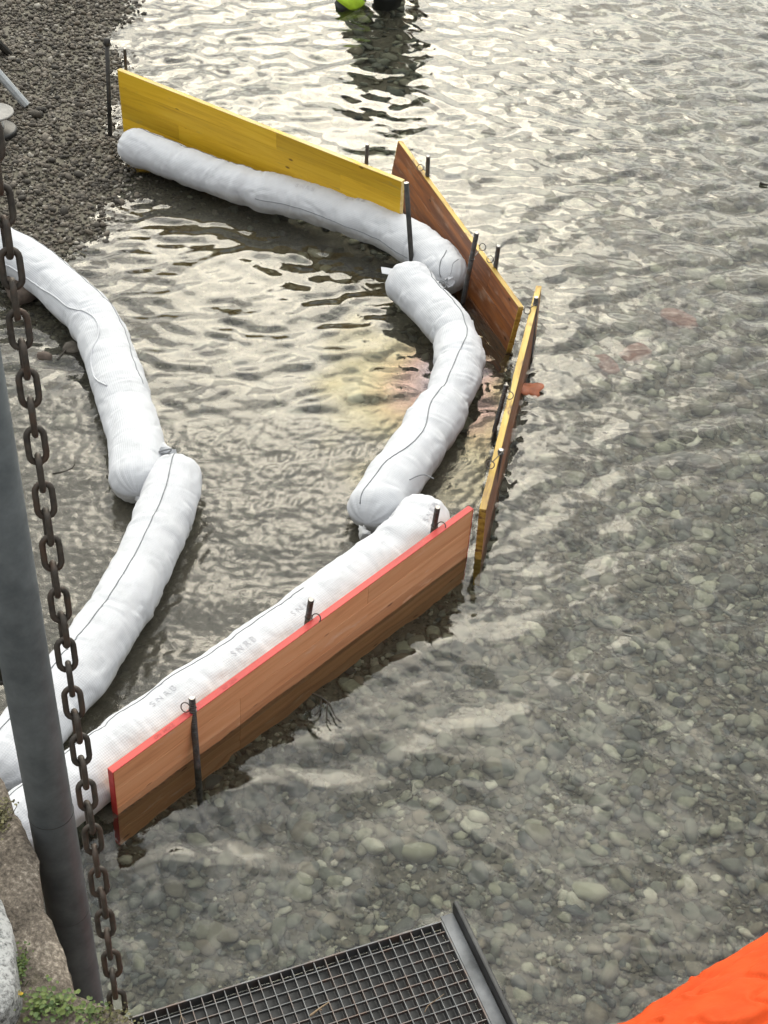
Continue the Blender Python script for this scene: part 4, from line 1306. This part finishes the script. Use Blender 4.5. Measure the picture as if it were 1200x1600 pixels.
# brown leaf-like scrap floating beside the edge-on panel
g_ = np.random.default_rng(77)
na = 30
an = np.linspace(0, 2 * np.pi, na, endpoint=False)
ro = (0.055 + 0.014 * np.cos(2 * an + 0.4)) * (1 + 0.16 * np.sin(5 * an) + g_.uniform(-0.09, 0.09, na))
lv = [(0, 0, 0.004)]
for fr_ in (0.5, 1.0):
    for k in range(na):
        lv.append((ro[k] * fr_ * math.cos(an[k]), ro[k] * fr_ * 1.25 * math.sin(an[k]), 0.004 + 0.012 * fr_ * math.sin(2 * an[k] + 1) * fr_))
lf = [(0, 1 + k, 1 + (k + 1) % na) for k in range(na)] + [(1 + k, 1 + na + k, 1 + na + (k + 1) % na, 1 + (k + 1) % na) for k in range(na)]
lo = mobj('leaf', mesh_from('leaf', np.array(lv), lf), plain_mat('brown_leaf', (0.30, 0.085, 0.03), 0.6, var=0.3), None, (0.652, 5.767, 0.006))
so = lo.modifiers.new('thickness', 'SOLIDIFY')
so.thickness = 0.003
tag(lo, 'orange-brown ragged leaf floating just right of the edge-on panel', 'leaf')

# ------------------------------------------------------------------ orange tarpaulin roll
ax_c, ax_d = np.array([1.13, 2.112, 0.288]), np.array([0.83, 0.558, 0.0])
u = np.linspace(-1.0, 1.5, 420)
m = 260
a = np.linspace(0, 2 * np.pi, m, endpoint=False)
Ug, Ag = np.meshgrid(u, a, indexing='ij')
ca_, sa_ = np.cos(Ag), np.sin(Ag)
rr = 0.36 * (1 + 0.015 * vnoise(Ug * 2.0, ca_ * 1.2, sa_ * 1.2, 71))
fold = vnoise(Ug * 3.0 + ca_ * 0.9, ca_ * 5.5, sa_ * 5.5, 72)
rr -= 0.030 * np.clip(1 - np.abs(fold) * 6, 0, 1) * np.clip(0.4 + vnoise(Ug * 1.5, ca_ * 2, sa_ * 2, 73), 0, 1)
rr += 0.008 * fbm(Ug * 6, ca_ * 4, sa_ * 4, 74, 4)
fold2 = vnoise(Ug * 7 + 2 * sa_, ca_ * 3.0 + 0.8 * Ug, sa_ * 9, 76)
rr -= 0.012 * np.clip(1 - np.abs(fold2) * 7, 0, 1)
rr += 0.006 * np.clip(1 - np.abs(fold2 - 0.25) * 8, 0, 1)
# hem fold that runs along the far shoulder
hem = Ag - 1.02 - 0.03 * vnoise(Ug * 4, 0, 0, 75)
rr += 0.010 * np.exp(-(hem / 0.03) ** 2) - 0.008 * np.exp(-((hem + 0.085) / 0.03) ** 2)
capw = np.minimum((Ug + 1.0) / 0.25, (1.5 - Ug) / 0.25)
rr *= np.sqrt(np.clip(1 - (1 - np.clip(capw, 0, 1)) ** 2.5, 0.01, 1))
side = np.array([-ax_d[1], ax_d[0], 0.0])      # away from the camera
pos = ax_c + Ug[..., None] * ax_d + rr[..., None] * (sa_[..., None] * side * 0.999 + ca_[..., None] * np.array([0, 0, 1.0]))
org = np.array([ax_c[0], ax_c[1], -0.1])
faces = [tuple(map(int, f)) for f in grid_faces(len(u), m)] + [tuple(range(m))[::-1], tuple((len(u) - 1) * m + k for k in range(m))]
tp = mobj('orange_tarp', mesh_from('orange_tarp', (pos - org).reshape(-1, 3), faces), M['orange'], None, tuple(org))
tag(tp, 'creased bright orange tarpaulin bundle at the lower right corner', 'tarp')

# ------------------------------------------------------------------ things on the beach at the left edge
ft = Vector((-2.243, 8.313, 0.060))
ft.z = float(bed_z(ft.x, ft.y)) + 0.01
st = thing('tubular_stand', 'grey metal frame with splayed legs on the shingle at left edge', 'stand', (ft.x, ft.y, ft.z))
def bar(nm, pts, w, t_, mat, parent):
    mobj(nm, rod_mesh(nm, pts, w, 12), mat, parent)
hub = Vector((-0.55, 0.15, 0.75))
k1 = Vector((-0.19, 0.03, 0.235))
mobj('leg', rod_mesh('leg', [(0, 0, 0), tuple(k1)], 0.026, 8, smooth=False), M['alu'], st)
mobj('leg_upper', rod_mesh('leg_upper', [tuple(k1 + Vector((0.012, 0, -0.02))), tuple(hub)], 0.021, 8, smooth=False), M['alu'], st)
f2 = Vector((-2.489, 8.970, 0.080)) - ft
f2.z = float(bed_z(f2.x + ft.x, f2.y + ft.y)) - ft.z
mobj('leg', rod_mesh('leg', [tuple(f2), tuple(hub)], 0.024, 8, smooth=False), M['pole'], st)
f3 = Vector((-0.95, -0.2, 0.08))
mobj('leg', rod_mesh('leg', [tuple(f3), tuple(hub)], 0.024, 8, smooth=False), M['alu'], st)
mobj('hub', rod_mesh('hub', [tuple(hub - Vector((0, 0, 0.05))), tuple(hub + Vector((0, 0, 0.04)))], 0.05, 16), M['alu'], st)

dc = Vector((-2.333, 7.914, 0.080))
dc.z = float(bed_z(dc.x, dc.y)) + 0.012
ds = thing('round_stand', 'small round stand with grey disc top and black base on shingle', 'stand', tuple(dc))
def lathe(nm, prof, seg, mat, parent):
    a = np.linspace(0, 2 * np.pi, seg, endpoint=False)
    pr2 = np.array(prof, float)
    v = np.stack([pr2[:, 0][:, None] * np.cos(a), pr2[:, 0][:, None] * np.sin(a), np.broadcast_to(pr2[:, 1][:, None], (len(pr2), seg))], -1)
    fc = [tuple(map(int, f)) for f in grid_faces(len(pr2), seg)] + [tuple(range(seg))[::-1], tuple((len(pr2) - 1) * seg + k for k in range(seg))]
    mobj(nm, mesh_from(nm, v.reshape(-1, 3), fc), mat, parent)
lathe('base', [(0.118, -0.02), (0.122, 0.0), (0.120, 0.012), (0.112, 0.016), (0.03, 0.020)], 40, M['black_plastic'], ds)
lathe('stem', [(0.052, 0.021), (0.052, 0.05), (0.045, 0.062), (0.040, 0.098)], 28, M['white_plastic'], ds)
lathe('disc_top', [(0.05, 0.099), (0.110, 0.104), (0.117, 0.110), (0.116, 0.117), (0.108, 0.119), (0.104, 0.117), (0.02, 0.117)], 44, M['disc_grey'], ds)

# ------------------------------------------------------------------ wading person at the top edge
M['dark_cloth'] = plain_mat('dark_work_clothes', (0.016, 0.017, 0.018), 0.75, var=0.3, scale=18, bstr=0.4)
M['hivis'] = plain_mat('yellow_green_band', (0.40, 0.60, 0.03), 0.6)
M['silver'] = plain_mat('silver_reflective_band', (0.35, 0.36, 0.36), 0.4)
M['skin'] = plain_mat('skin', (0.50, 0.28, 0.20), 0.55)
M['hair'] = plain_mat('brown_hair', (0.05, 0.03, 0.02), 0.8)

PXo = Vector((-0.28, 10.46, 0.0))
zf = float(bed_z(PXo.x, PXo.y))
J = {  # joints relative to PXo, world heights
    'pelvis': (0.14, 0.10, 0.72), 'belly': (0.14, 0.22, 0.84), 'chest': (0.14, 0.38, 0.94), 'neck': (0.14, 0.54, 0.97), 'head': (0.14, 0.64, 0.97), 'crown': (0.14, 0.74, 0.95),
    'hipL': (0.04, 0.08, 0.66), 'kneeL': (0.05, -0.08, 0.30), 'ankL': (-0.28, -0.25, zf + 0.09), 'toeL': (-0.32, -0.05, zf + 0.04),
    'hipR': (0.25, 0.09, 0.66), 'kneeR': (0.17, 0.08, 0.28), 'ankR': (0.11, 0.0, zf + 0.09), 'toeR': (0.13, 0.2, zf + 0.04),
    'shL': (-0.05, 0.44, 0.92), 'elL': (-0.12, 0.50, 0.62), 'wrL': (-0.06, 0.62, 0.38),
    'shR': (0.33, 0.44, 0.92), 'elR': (0.40, 0.50, 0.62), 'wrR': (0.32, 0.62, 0.38)}
rads = {'pelvis': 0.16, 'belly': 0.145, 'chest': 0.16, 'neck': 0.065, 'head': 0.095, 'crown': 0.08, 'hipL': 0.12, 'kneeL': 0.10, 'ankL': 0.085, 'toeL': 0.05,
        'hipR': 0.12, 'kneeR': 0.12, 'ankR': 0.12, 'toeR': 0.05, 'shL': 0.075, 'elL': 0.055, 'wrL': 0.035, 'shR': 0.075, 'elR': 0.055, 'wrR': 0.035}
bones = [('pelvis', 'belly'), ('belly', 'chest'), ('chest', 'neck'), ('neck', 'head'), ('head', 'crown'), ('pelvis', 'hipL'), ('hipL', 'kneeL'), ('kneeL', 'ankL'), ('ankL', 'toeL'), ('pelvis', 'hipR'), ('hipR', 'kneeR'), ('kneeR', 'ankR'), ('ankR', 'toeR'), ('chest', 'shL'), ('shL', 'elL'), ('elL', 'wrL'), ('chest', 'shR'), ('shR', 'elR'), ('elR', 'wrR')]
# fingers
for sd_, w in (('L', -0.22), ('R', 0.16)):
    wr = J['wr' + sd_]
    J['palm' + sd_] = (wr[0], wr[1] + 0.03, wr[2] - 0.07)
    rads['palm' + sd_] = 0.032
    bones.append(('wr' + sd_, 'palm' + sd_))
    for q in range(5):
        k1_, k2_ = 'f%s%da' % (sd_, q), 'f%s%db' % (sd_, q)
        if q < 4:
            J[k1_] = (wr[0] - 0.03 + 0.02 * q, wr[1] + 0.045, wr[2] - 0.115)
            J[k2_] = (wr[0] - 0.032 + 0.021 * q, wr[1] + 0.035, wr[2] - 0.155 - 0.008 * (q in (1, 2)))
        else:
            J[k1_] = (wr[0] + (0.045 if sd_ == 'L' else -0.045), wr[1] + 0.05, wr[2] - 0.06)
            J[k2_] = (wr[0] + (0.055 if sd_ == 'L' else -0.055), wr[1] + 0.065, wr[2] - 0.095)
        rads[k1_], rads[k2_] = 0.010, 0.0085
        bones += [('palm' + sd_, k1_), (k1_, k2_)]
names = list(J)
me = bpy.data.meshes.new('body')
me.from_pydata([(Vector(J[k])) for k in names], [(names.index(a_), names.index(b_)) for a_, b_ in bones], [])
tmp = bpy.data.objects.new('body_tmp', me)
COL.objects.link(tmp)
md = tmp.modifiers.new('skin', 'SKIN')
md.use_smooth_shade = True
for i, k in enumerate(names):
    me.skin_vertices[0].data[i].radius = (rads[k], rads[k])
    me.skin_vertices[0].data[i].use_root = (k == 'pelvis')
sb = tmp.modifiers.new('sub', 'SUBSURF')
sb.levels = 2
bpy.context.view_layer.update()
bm_ = bpy.data.meshes.new_from_object(tmp.evaluated_get(bpy.context.evaluated_depsgraph_get()))
bpy.data.objects.remove(tmp)
bm_.materials.clear()
for k in ('dark_cloth', 'skin', 'hivis', 'silver'):
    bm_.materials.append(M[k])
for pgn in bm_.polygons:
    c = pgn.center
    mi = 0
    if (c.y > 0.555 and c.z > 0.82) or (c.z < 0.385 and c.y > 0.55):
        mi = 1
    pgn.material_index = mi
    pgn.use_smooth = True
per = thing('person', 'person in dark clothes with yellow-green banded leg wading, top edge', 'person', (PXo.x, PXo.y, zf))
bo = mobj('body', bm_, None, per, (0, 0, -zf))
def leg_band(pa, pb_, r, mat, nm):
    pa, pb_ = Vector(pa), Vector(pb_)
    pts = [tuple(pa + (pb_ - pa) * k) for k in (0, 0.33, 0.66, 1)]
    mobj(nm, rod_mesh(nm, pts, np.array([r, r * 1.03, r * 1.03, r]), 28, ref=(0.2, 1, 0.1), caps=True), mat, per, (0, 0, -zf))
for (kn, an_) in (('kneeL', 'ankL'),):
    K_, A_ = Vector(J[kn]), Vector(J[an_])
    for (t0, t1, mt, nm) in ((0.30, 0.38, 'hivis', 'hi_vis_band'), (0.381, 0.44, 'silver', 'reflective_band'), (0.441, 0.60, 'hivis', 'hi_vis_band')):
        leg_band(K_ + (A_ - K_) * t0, K_ + (A_ - K_) * t1, 0.094, M[mt], nm)
v, f = ico(3, 91, 0.05)
mobj('hair', mesh_from('hair', v * np.array([0.102, 0.11, 0.085]) + np.array([0.14, 0.66, 1.01 - zf]), f), M['hair'], per)
